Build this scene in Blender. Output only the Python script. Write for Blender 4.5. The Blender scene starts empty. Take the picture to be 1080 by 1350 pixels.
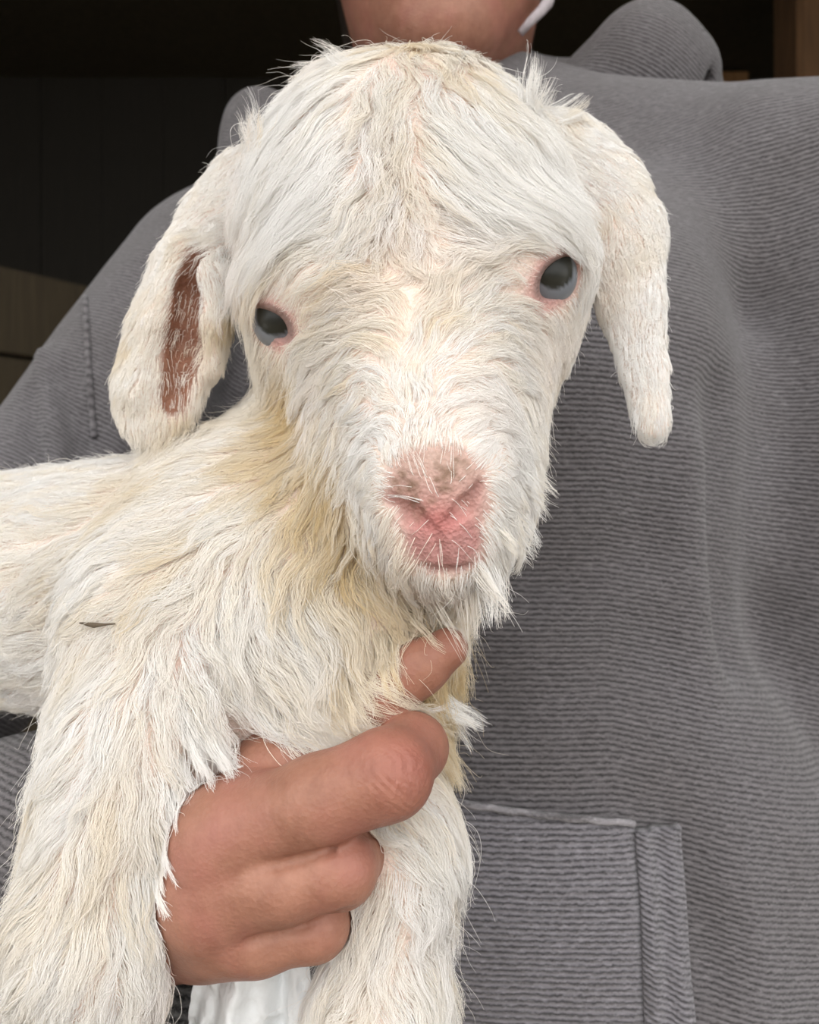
import bpy, math, random
import numpy as np
from mathutils import Vector, Matrix
from mathutils.bvhtree import BVHTree
from mathutils.kdtree import KDTree

# ------------------------------------------------------------------ camera, sky, exposure
FOC, W, H = 1170.0, 1080.0, 1350.0
CAM = np.array([0.0, 0.0, 1.15])
scene = bpy.context.scene
COL = scene.collection
rng = np.random.default_rng(7)
random.seed(7)

cam_data = bpy.data.cameras.new('camera')
cam_data.sensor_fit = 'HORIZONTAL'
cam_data.sensor_width = 36.0
cam_data.lens = 36.0 * FOC / W
cam_data.clip_start = 0.02
cam_data.dof.use_dof = True
cam_data.dof.focus_distance = 0.243
cam_data.dof.aperture_fstop = 26.0
cam = bpy.data.objects.new('camera', cam_data)
COL.objects.link(cam)
cam.location = CAM
cam.rotation_euler = (math.radians(90), 0, 0)
scene.camera = cam

world = bpy.data.worlds.new('overcast_sky')
scene.world = world
world.use_nodes = True
bg = world.node_tree.nodes['Background']
bg.inputs['Color'].default_value = (1.0, 0.985, 0.965, 1)
bg.inputs['Strength'].default_value = 1.0
scene.view_settings.view_transform = 'Standard'
scene.view_settings.look = 'None'
scene.view_settings.gamma = 1.0
scene.view_settings.use_curve_mapping = False
scene.view_settings.exposure = 1.42


def A(px, py, d):
    """a point of the place: picture column and row at distance d (metres) in front of the lens"""
    return np.array([(px - W / 2) / FOC * d, d, CAM[2] + (H / 2 - py) / FOC * d])


# ------------------------------------------------------------------ node material helpers
def new_mat(name):
    m = bpy.data.materials.new(name)
    m.use_nodes = True
    nt = m.node_tree
    return m, nt, nt.nodes['Principled BSDF']


def node(nt, typ, **kw):
    n = nt.nodes.new(typ)
    for k, v in kw.items():
        if k.startswith('in_'):
            n.inputs[k[3:].replace('_', ' ')].default_value = v
        else:
            setattr(n, k, v)
    return n


def ramp(nt, fac, stops):
    r = nt.nodes.new('ShaderNodeValToRGB')
    el = r.color_ramp.elements
    while len(el) < len(stops):
        el.new(0.5)
    for e, (p, c) in zip(el, stops):
        e.position = p
        e.color = (*c, 1)
    nt.links.new(fac, r.inputs['Fac'])
    return r.outputs['Color']


def noise_out(nt, scale, detail=3.0, rough=0.5, vec=None):
    n = node(nt, 'ShaderNodeTexNoise', in_Scale=scale, in_Detail=detail, in_Roughness=rough)
    if vec is None:
        t = nt.nodes.new('ShaderNodeTexCoord')
        vec = t.outputs['Object']
    nt.links.new(vec, n.inputs['Vector'])
    return n.outputs['Fac']


def bump(nt, bsdf, height, strength, dist):
    b = node(nt, 'ShaderNodeBump', in_Strength=strength, in_Distance=dist)
    nt.links.new(height, b.inputs['Height'])
    nt.links.new(b.outputs['Normal'], bsdf.inputs['Normal'])
    return b


def mixrgb(nt, fac, a, b, mode='MIX'):
    m = nt.nodes.new('ShaderNodeMix')
    m.data_type = 'RGBA'
    m.blend_type = mode
    for sock, v in ((m.inputs[0], fac), (m.inputs[6], a), (m.inputs[7], b)):
        if isinstance(v, bpy.types.NodeSocket):
            nt.links.new(v, sock)
        elif isinstance(v, (int, float)):
            sock.default_value = v
        else:
            sock.default_value = (*v, 1)
    return m.outputs[2]


def math_n(nt, op, a, b=None):
    m = nt.nodes.new('ShaderNodeMath')
    m.operation = op
    for s, v in ((m.inputs[0], a), (m.inputs[1], b)):
        if v is None:
            continue
        if isinstance(v, bpy.types.NodeSocket):
            nt.links.new(v, s)
        else:
            s.default_value = v
    return m.outputs[0]


def attr(nt, name):
    n = nt.nodes.new('ShaderNodeAttribute')
    n.attribute_name = name
    return n


# ------------------------------------------------------------------ object helpers
def empty(name, loc, label, cat):
    o = bpy.data.objects.new(name, None)
    COL.objects.link(o)
    o.location = loc
    o['label'] = label
    o['category'] = cat
    return o


def adopt(o, parent):
    o.parent = parent
    p = parent
    m = Matrix.Identity(4)
    chain = []
    while p is not None:
        chain.append(p)
        p = p.parent
    for q in reversed(chain):
        m = m @ q.matrix_parent_inverse @ q.matrix_basis
    o.matrix_parent_inverse = m.inverted()


def mesh_obj(name, verts, faces, mat, parent=None, smooth=True):
    me = bpy.data.meshes.new(name)
    if isinstance(faces, np.ndarray):
        nv, nf, k = len(verts), len(faces), faces.shape[1]
        me.vertices.add(nv)
        me.vertices.foreach_set('co', np.ascontiguousarray(verts, dtype=np.float32).ravel())
        me.loops.add(nf * k)
        me.loops.foreach_set('vertex_index', np.ascontiguousarray(faces, dtype=np.int32).ravel())
        me.polygons.add(nf)
        me.polygons.foreach_set('loop_start', np.arange(0, nf * k, k, dtype=np.int32))
        me.update(calc_edges=True)
        me.validate()
    else:
        me.from_pydata([tuple(v) for v in verts], [], faces)
    if smooth:
        me.polygons.foreach_set('use_smooth', np.ones(len(me.polygons), dtype=bool))
    me.materials.append(mat)
    o = bpy.data.objects.new(name, me)
    COL.objects.link(o)
    if parent is not None:
        adopt(o, parent)
    return o


def set_color(o, name, rgb):
    a = o.data.attributes.new(name, 'FLOAT_COLOR', 'POINT')
    c = np.ones((len(rgb), 4), dtype=np.float32)
    c[:, :3] = rgb
    a.data.foreach_set('color', c.ravel())


def set_float(o, name, v):
    a = o.data.attributes.new(name, 'FLOAT', 'POINT')
    a.data.foreach_set('value', np.ascontiguousarray(v, dtype=np.float32))


def struct(o, parentless=True):
    o['kind'] = 'structure'
    return o


def box_mesh(x0, x1, y0, y1, z0, z1, bev=0.0):
    """verts/faces of a box with chamfered edges along its faces"""
    import bmesh
    bm = bmesh.new()
    bmesh.ops.create_cube(bm, size=1)
    for v in bm.verts:
        v.co = Vector((x0 + (v.co.x + .5) * (x1 - x0), y0 + (v.co.y + .5) * (y1 - y0), z0 + (v.co.z + .5) * (z1 - z0)))
    if bev:
        bmesh.ops.bevel(bm, geom=bm.edges[:], offset=bev, segments=1, affect='EDGES')
    vs = [tuple(v.co) for v in bm.verts]
    bm.verts.index_update()
    fs = [[v.index for v in f.verts] for f in bm.faces]
    bm.free()
    return vs, fs


# ------------------------------------------------------------------ implicit surfaces
def d_rc(p, a, b, ra, rb):
    """round cone"""
    ba = b - a
    l = float(np.sqrt(ba @ ba))
    u = (ba / l).astype(p.dtype)
    pa = p - a.astype(p.dtype)
    h = pa @ u
    rho = np.sqrt(np.maximum(np.einsum('ij,ij->i', pa, pa) - h * h, 0))
    bb = min(max((ra - rb) / l, -0.999), 0.999)
    aa = math.sqrt(1 - bb * bb)
    k = aa * h - bb * rho
    # clamp onto the slanted side, then it is a plain distance to a moving ball
    t = np.clip(k / aa, 0, l)
    return np.sqrt(rho * rho + (h - t) ** 2) - (ra - t * ((ra - rb) / l))


def d_el(p, c, r, R=None):
    q = p - c.astype(p.dtype)
    r = r.astype(p.dtype)
    if R is not None:
        q = q @ R
    k0 = np.sqrt(((q / r) ** 2).sum(1))
    k1 = np.sqrt(((q / (r * r)) ** 2).sum(1)) + 1e-9
    return k0 * (k0 - 1.0) / k1


def smin(a, b, k):
    if k <= 0:
        return np.minimum(a, b)
    h = np.maximum(k - np.abs(a - b), 0.0) / k
    return np.minimum(a, b) - h * h * k * 0.25


def smax(a, b, k):
    return -smin(-a, -b, k)


class Field:
    """list of (op, prim, args, k); op '+' joins, '-' cuts"""

    def __init__(self):
        self.items = []
        self.fn_after = []

    def rc(self, a, b, ra, rb, k=0.01, op='+'):
        self.items.append((op, 'rc', (np.asarray(a, float), np.asarray(b, float), ra, rb), k))

    def chain(self, pts, k=0.01, op='+'):
        for (a, ra), (b, rb) in zip(pts, pts[1:]):
            self.rc(a, b, ra, rb, k, op)

    def el(self, c, r, R=None, k=0.01, op='+'):
        self.items.append((op, 'el', (np.asarray(c, float), np.asarray(r, float), R), k))

    def flat(self, pts, n, s, k=0.01, op='+'):
        """chain of round cones squeezed by s along direction n"""
        n = np.asarray(n, float) / np.linalg.norm(n)
        self.items.append((op, 'flat', (pts, n, s), k))

    def bounds(self):
        if getattr(self, '_nb', -1) == len(self.items):
            return self._b
        out = []
        for op, typ, a, k in self.items:
            if typ == 'rc':
                c = (a[0] + a[1]) / 2
                r = np.linalg.norm(a[1] - a[0]) / 2 + max(a[2], a[3])
            elif typ == 'el':
                c, r = a[0], float(np.max(a[1]))
            else:
                q = np.array([u for u, _ in a[0]])
                c = q.mean(0)
                r = np.linalg.norm(q - c, axis=1).max() + max(w for _, w in a[0])
            out.append((c, r + 0.035 + k))
        self._nb, self._b = len(self.items), out
        return out

    def __call__(self, p):
        if len(p) < 3000:
            d = self.evaluate(p, self.items)
        else:
            d = np.empty(len(p))
            p0, p = p, p.astype(np.float32)
            key = np.floor(p / 0.04).astype(np.int64)
            key = (key[:, 0] * 4096 + key[:, 1]) * 4096 + key[:, 2]
            order = np.argsort(key, kind='stable')
            ks = key[order]
            cuts = np.flatnonzero(np.diff(ks)) + 1
            st = np.concatenate([[0], cuts])
            en = np.concatenate([cuts, [len(p)]])
            bnd = self.bounds()
            bc = np.array([b[0] for b in bnd])
            br_ = np.array([b[1] for b in bnd])
            for s0, e0 in zip(st, en):
                idx = order[s0:e0]
                q = p[idx]
                lo, hi = q.min(0), q.max(0)
                m = (lo + hi) / 2
                rad = np.linalg.norm(hi - lo) / 2
                near = np.linalg.norm(bc - m, axis=1) - rad < br_
                its = [it for it, nr in zip(self.items, near) if nr]
                while its and its[0][0] == '-':
                    its.pop(0)
                d[idx] = self.evaluate(q, its) if its else 0.035
            p = p0
        for f in self.fn_after:
            d = d + f(p)
        return d

    def evaluate(self, p, items):
        d = None
        for op, typ, a, k in items:
            if typ == 'rc':
                e = d_rc(p, *a)
            elif typ == 'el':
                e = d_el(p, *a)
            else:
                pts, n, s = a
                e = None
                o = pts[0][0]
                n = n.astype(p.dtype)

                def sq(v):
                    return v + np.outer((v - o) @ n, n) * (1.0 / s - 1.0) if v.ndim == 2 else v + ((v - o) @ n) * n * (1.0 / s - 1.0)
                ps = sq(p)
                for (u, ru), (w, rw) in zip(pts, pts[1:]):
                    g = d_rc(ps, sq(u), sq(w), ru, rw)
                    e = g if e is None else smin(e, g, 0.004)
                e = e * (0.5 + 0.5 * s)
            if d is None:
                d = e
            elif op == '+':
                d = smin(d, e, k)
            else:
                d = smax(d, -e, k)
        return d

    def grad(self, p, e=0.0008, d0=None):
        g = np.empty_like(p)
        if d0 is None:
            d0 = self(p)
        for i in range(3):
            o = np.zeros(3)
            o[i] = e
            g[:, i] = self(p + o) - d0
        g /= np.linalg.norm(g, axis=1)[:, None] + 1e-12
        return g


def polygonize(f, lo, hi, res, newton=1):
    """surface nets on a grid that is only evaluated near the surface"""
    lo = np.asarray(lo, float)
    hi = np.asarray(hi, float)
    B = 4
    nb = np.ceil((hi - lo) / (res * B)).astype(int)
    n = nb * B + 1
    # coarse pass
    g = [lo[i] + (np.arange(nb[i]) + 0.5) * res * B for i in range(3)]
    cc = np.stack(np.meshgrid(*g, indexing='ij'), -1).reshape(-1, 3)
    cd = f(cc)
    V = np.where(cd < 0, -1.0, 1.0).astype(np.float32).reshape(nb)
    V = np.repeat(np.repeat(np.repeat(V, B, 0), B, 1), B, 2)
    V = np.pad(V, ((0, 1),) * 3, mode='edge')
    near = np.argwhere((np.abs(cd) < res * B * 1.1).reshape(nb))
    off = np.stack(np.meshgrid(*[np.arange(B + 1)] * 3, indexing='ij'), -1).reshape(-1, 3)
    for s in range(0, len(near), 20000):
        idx = (near[s:s + 20000, None, :] * B + off[None]).reshape(-1, 3)
        V[idx[:, 0], idx[:, 1], idx[:, 2]] = f(lo + idx * res)
    V[0], V[-1], V[:, 0], V[:, -1], V[:, :, 0], V[:, :, -1] = (1.0,) * 6
    ins = V < 0
    cnt = np.zeros(tuple(n - 1), dtype=np.uint8)
    for dx in (0, 1):
        for dy in (0, 1):
            for dz in (0, 1):
                cnt += ins[dx:n[0] - 1 + dx, dy:n[1] - 1 + dy, dz:n[2] - 1 + dz]
    act = np.argwhere((cnt > 0) & (cnt < 8))
    vid = np.full(tuple(n - 1), -1, dtype=np.int32)
    vid[act[:, 0], act[:, 1], act[:, 2]] = np.arange(len(act))
    cs = np.array([[i >> 2 & 1, i >> 1 & 1, i & 1] for i in range(8)])
    cv = np.stack([V[act[:, 0] + c[0], act[:, 1] + c[1], act[:, 2] + c[2]] for c in cs], 1)
    acc = np.zeros((len(act), 3))
    num = np.zeros(len(act))
    for i in range(8):
        for j in range(i + 1, 8):
            if np.abs(cs[i] - cs[j]).sum() == 1:
                m = (cv[:, i] < 0) != (cv[:, j] < 0)
                t = cv[m, i] / (cv[m, i] - cv[m, j])
                acc[m] += cs[i] + t[:, None] * (cs[j] - cs[i])
                num[m] += 1
    P = lo + (act + acc / num[:, None]) * res
    faces = []
    for ax in range(3):
        sl0 = [slice(None)] * 3
        sl1 = [slice(None)] * 3
        sl0[ax] = slice(0, -1)
        sl1[ax] = slice(1, None)
        a, b = ins[tuple(sl0)], ins[tuple(sl1)]
        e = np.argwhere(a != b)
        u, w = (ax + 1) % 3, (ax + 2) % 3
        e = e[(e[:, u] > 0) & (e[:, w] > 0) & (e[:, u] < n[u] - 1) & (e[:, w] < n[w] - 1)]
        s = a[e[:, 0], e[:, 1], e[:, 2]]

        def cid(du, dw):
            q = e.copy()
            q[:, u] += du
            q[:, w] += dw
            return vid[q[:, 0], q[:, 1], q[:, 2]]
        q = np.stack([cid(-1, -1), cid(0, -1), cid(0, 0), cid(-1, 0)], 1)
        q[~s] = q[~s][:, ::-1]
        faces.append(q)
    F = np.concatenate(faces)
    F = F[(F >= 0).all(1)]
    for _ in range(newton):
        d = f(P)
        gr = f.grad(P, d0=d)
        P = P - gr * np.clip(d, -res * 0.5, res * 0.5)[:, None]
    return P, F, f.grad(P) if newton == 0 else gr


def vnoise(p, scale, seed=0):
    """cheap smooth noise, -1..1"""
    q = p * scale
    r = np.random.default_rng(seed)
    out = np.zeros(len(p))
    for i in range(5):
        d = r.normal(size=3)
        d /= np.linalg.norm(d)
        e = r.normal(size=3)
        e /= np.linalg.norm(e)
        out += np.sin(q @ d * (1 + .35 * i) + r.uniform(0, 6) + 1.3 * np.sin(q @ e * .8 + r.uniform(0, 6)))
    return out / 5 * 1.4


def seg_dist(p, a, b):
    ba = b - a
    t = np.clip((p - a) @ ba / (ba @ ba), 0, 1)
    return np.linalg.norm(p - a - t[:, None] * ba, axis=1)


def sstep(x, a, b):
    t = np.clip((x - a) / (b - a), 0, 1)
    return t * t * (3 - 2 * t)


def march(f, px, py, d0=0.16, d1=0.7):
    """where the line of sight of a picture point meets a surface"""
    px, py = np.atleast_1d(np.asarray(px, float)), np.atleast_1d(np.asarray(py, float))
    rd = np.stack([(px - W / 2) / FOC, np.ones_like(px), (H / 2 - py) / FOC], 1)
    t = np.full(len(px), d0)
    for _ in range(45):
        t = np.minimum(t + 0.85 * f(CAM + rd * t[:, None]), d1)
    return CAM + rd * t[:, None], t


def refine(P, F, N, f, spots, cuts=3):
    """split the faces near some spots so that small features stay crisp; returns triangles"""
    import bmesh
    m = np.zeros(len(P), bool)
    for c, r in spots:
        m |= np.linalg.norm(P - c, axis=1) < r
    fm = m[F].any(1)
    vs = np.unique(F[fm])
    remap = np.full(len(P), -1)
    remap[vs] = np.arange(len(vs))
    # neighbours of the patch stay as they are; the patch keeps its rim unsplit
    bm = bmesh.new()
    bv = [bm.verts.new(P[i]) for i in vs]
    for q in F[fm]:
        bm.faces.new([bv[remap[i]] for i in q])
    bm.edges.index_update()
    inner = [e for e in bm.edges if len(e.link_faces) > 1]
    bmesh.ops.subdivide_edges(bm, edges=inner, cuts=cuts, use_grid_fill=True)
    bmesh.ops.triangulate(bm, faces=bm.faces[:])
    bm.verts.index_update()
    NPv = np.array([v.co[:] for v in bm.verts])
    rim = np.array([v.is_boundary for v in bm.verts])
    NF = np.array([[v.index for v in q.verts] for q in bm.faces])
    bm.free()
    for _ in range(2):
        d = f(NPv)
        gr = f.grad(NPv, d0=d)
        st = gr * np.clip(d, -0.0008, 0.0008)[:, None]
        st[rim] = 0
        NPv = NPv + -st
    # original patch vertices come first and keep their numbers
    n_old = len(vs)
    glob = np.concatenate([vs, len(P) + np.arange(len(NPv) - n_old)])
    P2 = np.concatenate([P, NPv[n_old:]])
    P2[vs] = NPv[:n_old]
    rest = F[~fm]
    T = np.concatenate([rest[:, [0, 1, 2]], rest[:, [0, 2, 3]], glob[NF]])
    N2 = np.concatenate([N, gr[n_old:]])
    N2[vs] = gr[:n_old]
    return P2, T, N2


class Baked:
    """a field sampled once on a grid; cheap to ask for distance and slope near the surface"""

    def __init__(self, f, lo, hi, res):
        self.lo, self.res = np.asarray(lo, float), res
        B = 4
        nb = np.ceil((np.asarray(hi) - self.lo) / (res * B)).astype(int)
        n = nb * B + 1
        gx = [self.lo[i] + (np.arange(nb[i]) + .5) * res * B for i in range(3)]
        cd = f(np.stack(np.meshgrid(*gx, indexing='ij'), -1).reshape(-1, 3))
        V = np.repeat(np.repeat(np.repeat(cd.reshape(nb), B, 0), B, 1), B, 2)
        V = np.pad(V, ((0, 1),) * 3, mode='edge')
        near = np.argwhere((np.abs(cd) < 0.019).reshape(nb))
        off = np.stack(np.meshgrid(*[np.arange(B + 1)] * 3, indexing='ij'), -1).reshape(-1, 3)
        mk = np.zeros(V.shape, bool)
        idx = (near[:, None, :] * B + off[None]).reshape(-1, 3)
        mk[idx[:, 0], idx[:, 1], idx[:, 2]] = True
        idx = np.argwhere(mk)
        V[mk] = f(self.lo + idx * res)
        self.V, self.n = V, np.array(V.shape)

    def __call__(self, p):
        q = np.clip((p - self.lo) / self.res, 0, self.n - 1.001)
        i = q.astype(int)
        t = q - i
        out = 0
        for c in range(8):
            dx, dy, dz = c >> 2 & 1, c >> 1 & 1, c & 1
            w = (t[:, 0] if dx else 1 - t[:, 0]) * (t[:, 1] if dy else 1 - t[:, 1]) * (t[:, 2] if dz else 1 - t[:, 2])
            out = out + w * self.V[i[:, 0] + dx, i[:, 1] + dy, i[:, 2] + dz]
        return out

    def grad(self, p, e=0.0015):
        g = np.empty_like(p)
        for k in range(3):
            o = np.zeros(3)
            o[k] = e
            g[:, k] = self(p + o) - self(p - o)
        return g / (np.linalg.norm(g, axis=1)[:, None] + 1e-12)

# ------------------------------------------------------------------ materials
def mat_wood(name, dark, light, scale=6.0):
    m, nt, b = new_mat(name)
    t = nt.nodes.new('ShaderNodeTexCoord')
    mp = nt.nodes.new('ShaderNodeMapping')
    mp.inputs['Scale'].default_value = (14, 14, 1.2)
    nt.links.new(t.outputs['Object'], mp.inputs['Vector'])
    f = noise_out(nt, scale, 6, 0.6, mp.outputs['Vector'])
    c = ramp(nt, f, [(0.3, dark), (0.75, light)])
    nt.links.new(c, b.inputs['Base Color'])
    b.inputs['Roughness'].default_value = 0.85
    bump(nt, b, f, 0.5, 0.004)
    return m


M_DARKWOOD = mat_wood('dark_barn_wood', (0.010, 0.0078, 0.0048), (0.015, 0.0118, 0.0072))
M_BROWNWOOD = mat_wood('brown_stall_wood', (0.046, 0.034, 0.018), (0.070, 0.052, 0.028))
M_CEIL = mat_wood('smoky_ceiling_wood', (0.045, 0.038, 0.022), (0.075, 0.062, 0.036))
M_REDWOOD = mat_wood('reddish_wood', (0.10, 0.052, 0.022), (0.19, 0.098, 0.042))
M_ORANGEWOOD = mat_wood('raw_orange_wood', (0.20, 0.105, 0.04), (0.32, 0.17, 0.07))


def mat_floor():
    m, nt, b = new_mat('trodden_earth')
    f = noise_out(nt, 9, 8, 0.65)
    c = ramp(nt, f, [(0.3, (0.06, 0.045, 0.03)), (0.7, (0.16, 0.12, 0.075))])
    nt.links.new(c, b.inputs['Base Color'])
    b.inputs['Roughness'].default_value = 0.95
    bump(nt, b, f, 0.7, 0.02)
    return m


M_FLOOR = mat_floor()


def mat_fabric(name, dark, light, spacing, bumpd=0.0007, contrast=1.0):
    """ribbed, washed sweatshirt cloth; the rib count runs along the 'rib' attribute of the cloth"""
    m, nt, b = new_mat(name)
    t = nt.nodes.new('ShaderNodeTexCoord')
    wob = noise_out(nt, 26, 2, 0.5)
    fine = noise_out(nt, 420, 2, 0.6)
    a = attr(nt, 'rib').outputs['Fac']
    a = math_n(nt, 'ADD', a, math_n(nt, 'MULTIPLY', math_n(nt, 'SUBTRACT', wob, 0.5), spacing * 0.9))
    a = math_n(nt, 'ADD', a, math_n(nt, 'MULTIPLY', math_n(nt, 'SUBTRACT', fine, 0.5), spacing * 0.75))
    s = math_n(nt, 'SINE', math_n(nt, 'MULTIPLY', a, 2 * math.pi / spacing))
    s = math_n(nt, 'POWER', math_n(nt, 'ADD', math_n(nt, 'MULTIPLY', s, 0.499), 0.5), 0.6)
    # stitches break each rib into short threads
    mp = nt.nodes.new('ShaderNodeMapping')
    mp.inputs['Scale'].default_value = (1, 1, 4)
    nt.links.new(t.outputs['Object'], mp.inputs['Vector'])
    thread = noise_out(nt, 230, 3, 0.75, mp.outputs['Vector'])
    fade = noise_out(nt, 11, 4, 0.6)
    base = mixrgb(nt, math_n(nt, 'MULTIPLY', s, contrast), dark, light)
    base = mixrgb(nt, ramp(nt, thread, [(0.48, (0, 0, 0)), (0.78, (0.6, 0.6, 0.6))]), base, tuple(min(1, x * 1.9) for x in light))
    base = mixrgb(nt, 0.45, base, ramp(nt, fade, [(0.3, (0.36, 0.33, 0.33)), (0.7, (0.62, 0.62, 0.66))]), 'OVERLAY')
    nt.links.new(base, b.inputs['Base Color'])
    b.inputs['Roughness'].default_value = 0.92
    b.inputs['Specular IOR Level'].default_value = 0.2
    b.inputs['Sheen Weight'].default_value = 0.25
    b.inputs['Sheen Roughness'].default_value = 0.6
    h = math_n(nt, 'ADD', s, math_n(nt, 'MULTIPLY', thread, 0.8))
    bump(nt, b, h, 0.8, bumpd)
    return m


M_HOODIE = mat_fabric('charcoal_ribbed_cotton', (0.022, 0.020, 0.021), (0.138, 0.130, 0.134), 0.00245)
M_POCKET = mat_fabric('charcoal_ribbed_cotton_lit', (0.030, 0.0285, 0.0315), (0.192, 0.186, 0.199), 0.00245)  # hoodie cotton with the brighter, bluish light on the pocket painted into its colour
M_SEAM = mat_fabric('worn_seam_cotton', (0.10, 0.095, 0.098), (0.27, 0.26, 0.27), 0.00245)
M_CUFF = mat_fabric('cuff_knit', (0.02, 0.02, 0.02), (0.60, 0.59, 0.57), 0.0042, 0.0015)


def mat_plain(name, col, rough=0.9, nscale=60, amt=0.2, sheen=0.0, bd=0.001):
    m, nt, b = new_mat(name)
    f = noise_out(nt, nscale, 4, 0.6)
    c = ramp(nt, f, [(0.3, tuple(x * (1 - amt) for x in col)), (0.7, tuple(min(1, x * (1 + amt)) for x in col))])
    nt.links.new(c, b.inputs['Base Color'])
    b.inputs['Roughness'].default_value = rough
    b.inputs['Sheen Weight'].default_value = sheen
    bump(nt, b, f, 0.3, bd)
    return m


M_TROUSER = mat_plain('dark_trouser_cloth', (0.03, 0.035, 0.05), 0.95, 300)
M_SHOE = mat_plain('black_rubber', (0.015, 0.014, 0.013), 0.6, 80)
M_DARKHAIR = mat_plain('dark_brown_hair', (0.02, 0.013, 0.009), 0.5, 200)
M_LINING = mat_plain('lilac_grey_jersey', (0.40, 0.36, 0.38), 0.9, 300, 0.1)


def mat_skin():
    m, nt, b = new_mat('person_skin')
    f = noise_out(nt, 150, 5, 0.65)
    g = noise_out(nt, 48, 3, 0.5)
    c1 = ramp(nt, f, [(0.3, (0.27, 0.122, 0.080)), (0.7, (0.37, 0.18, 0.122))])
    c2 = mixrgb(nt, ramp(nt, g, [(0.45, (0, 0, 0)), (0.75, (0.6, 0.6, 0.6))]), c1, (0.37, 0.140, 0.115))
    red = attr(nt, 'flush').outputs['Fac']
    c3 = mixrgb(nt, red, c2, (0.33, 0.10, 0.082))
    nt.links.new(c3, b.inputs['Base Color'])
    b.inputs['Roughness'].default_value = 0.48
    b.inputs['Specular IOR Level'].default_value = 0.35
    b.inputs['Subsurface Weight'].default_value = 0.15
    b.inputs['Subsurface Radius'].default_value = (0.006, 0.0025, 0.0015)
    b.inputs['Subsurface Scale'].default_value = 0.6
    fine = noise_out(nt, 900, 4, 0.7)
    v = node(nt, 'ShaderNodeTexVoronoi', in_Scale=750.0)
    t = nt.nodes.new('ShaderNodeTexCoord')
    nt.links.new(t.outputs['Object'], v.inputs['Vector'])
    h = math_n(nt, 'ADD', math_n(nt, 'MULTIPLY', fine, 0.6), math_n(nt, 'MULTIPLY', v.outputs['Distance'], 0.5))
    h = math_n(nt, 'ADD', h, math_n(nt, 'MULTIPLY', attr(nt, 'wrinkle').outputs['Fac'], 3.0))
    bump(nt, b, h, 0.5, 0.0005)
    return m


M_SKIN = mat_skin()


def mat_hide():
    m, nt, b = new_mat('goat_skin')
    c = attr(nt, 'hide').outputs['Color']
    f = noise_out(nt, 220, 4, 0.6)
    c = mixrgb(nt, 0.35, c, ramp(nt, f, [(0.3, (0.38, 0.36, 0.36)), (0.7, (0.62, 0.62, 0.62))]), 'OVERLAY')
    nt.links.new(c, b.inputs['Base Color'])
    b.inputs['Roughness'].default_value = 0.55
    b.inputs['Specular IOR Level'].default_value = 0.3
    b.inputs['Subsurface Weight'].default_value = 0.15
    b.inputs['Subsurface Radius'].default_value = (0.004, 0.002, 0.0015)
    b.inputs['Subsurface Scale'].default_value = 0.5
    v = node(nt, 'ShaderNodeTexVoronoi', in_Scale=900.0)
    t = nt.nodes.new('ShaderNodeTexCoord')
    nt.links.new(t.outputs['Object'], v.inputs['Vector'])
    bump(nt, b, math_n(nt, 'ADD', noise_out(nt, 1100, 4, 0.7), v.outputs['Distance']), 0.7, 0.0006)
    return m


M_HIDE = mat_hide()


def mat_fur():
    m, nt, b = new_mat('goat_fur')
    c = attr(nt, 'tint').outputs['Color']
    nt.links.new(c, b.inputs['Base Color'])
    b.inputs['Roughness'].default_value = 0.5
    b.inputs['Specular IOR Level'].default_value = 0.35
    tr = nt.nodes.new('ShaderNodeBsdfTranslucent')
    nt.links.new(c, tr.inputs['Color'])
    mx = nt.nodes.new('ShaderNodeMixShader')
    mx.inputs[0].default_value = 0.24
    nt.links.new(b.outputs[0], mx.inputs[1])
    nt.links.new(tr.outputs[0], mx.inputs[2])
    nt.links.new(mx.outputs[0], nt.nodes['Material Output'].inputs['Surface'])
    return m


M_FUR = mat_fur()

# ------------------------------------------------------------------ the barn
v, f = box_mesh(-2.3, 2.3, -1.2, 2.75, -0.1, 0.0)
struct(mesh_obj('floor', v, f, M_FLOOR, smooth=False))
v, f = box_mesh(-14, 14, -16, -1.2, -0.1, -0.02)
o = struct(mesh_obj('ground', v, f, M_FLOOR, smooth=False))
v, f = box_mesh(-2.3, 2.3, -0.15, 2.75, 2.45, 2.55)
struct(mesh_obj('ceiling', v, f, M_CEIL, smooth=False))
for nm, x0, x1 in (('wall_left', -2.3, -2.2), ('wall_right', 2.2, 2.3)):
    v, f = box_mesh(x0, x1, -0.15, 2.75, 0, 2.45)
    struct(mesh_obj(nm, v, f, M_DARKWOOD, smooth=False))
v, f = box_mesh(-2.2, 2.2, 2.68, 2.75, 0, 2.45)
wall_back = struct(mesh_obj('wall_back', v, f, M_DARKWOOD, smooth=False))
pv, pf = box_mesh(-0.0913, 0.0913, -0.012, 0.012, 0, 2.45, 0.0015)
plank0 = None
for i in range(24):
    if plank0 is None:
        o = plank0 = mesh_obj('plank', pv, pf, M_DARKWOOD, smooth=False)
    else:
        o = plank0.copy()
        COL.objects.link(o)
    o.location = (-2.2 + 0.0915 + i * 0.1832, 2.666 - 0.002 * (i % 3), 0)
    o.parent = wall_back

# stall partition at the left, seen past the shoulder
part = empty('stall_partition', (-0.70, 1.72, 0), 'brown wooden stall partition with a wide top board behind the lower shoulder', 'partition')
part.rotation_euler = (0, 0, math.atan2(0.14, 0.104))


def part_box(name, dims, mat, parent, bev=0.004):
    v, f = box_mesh(*dims, bev)
    o = mesh_obj(name, v, f, mat, None, smooth=False)
    o.parent = parent
    return o


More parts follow.
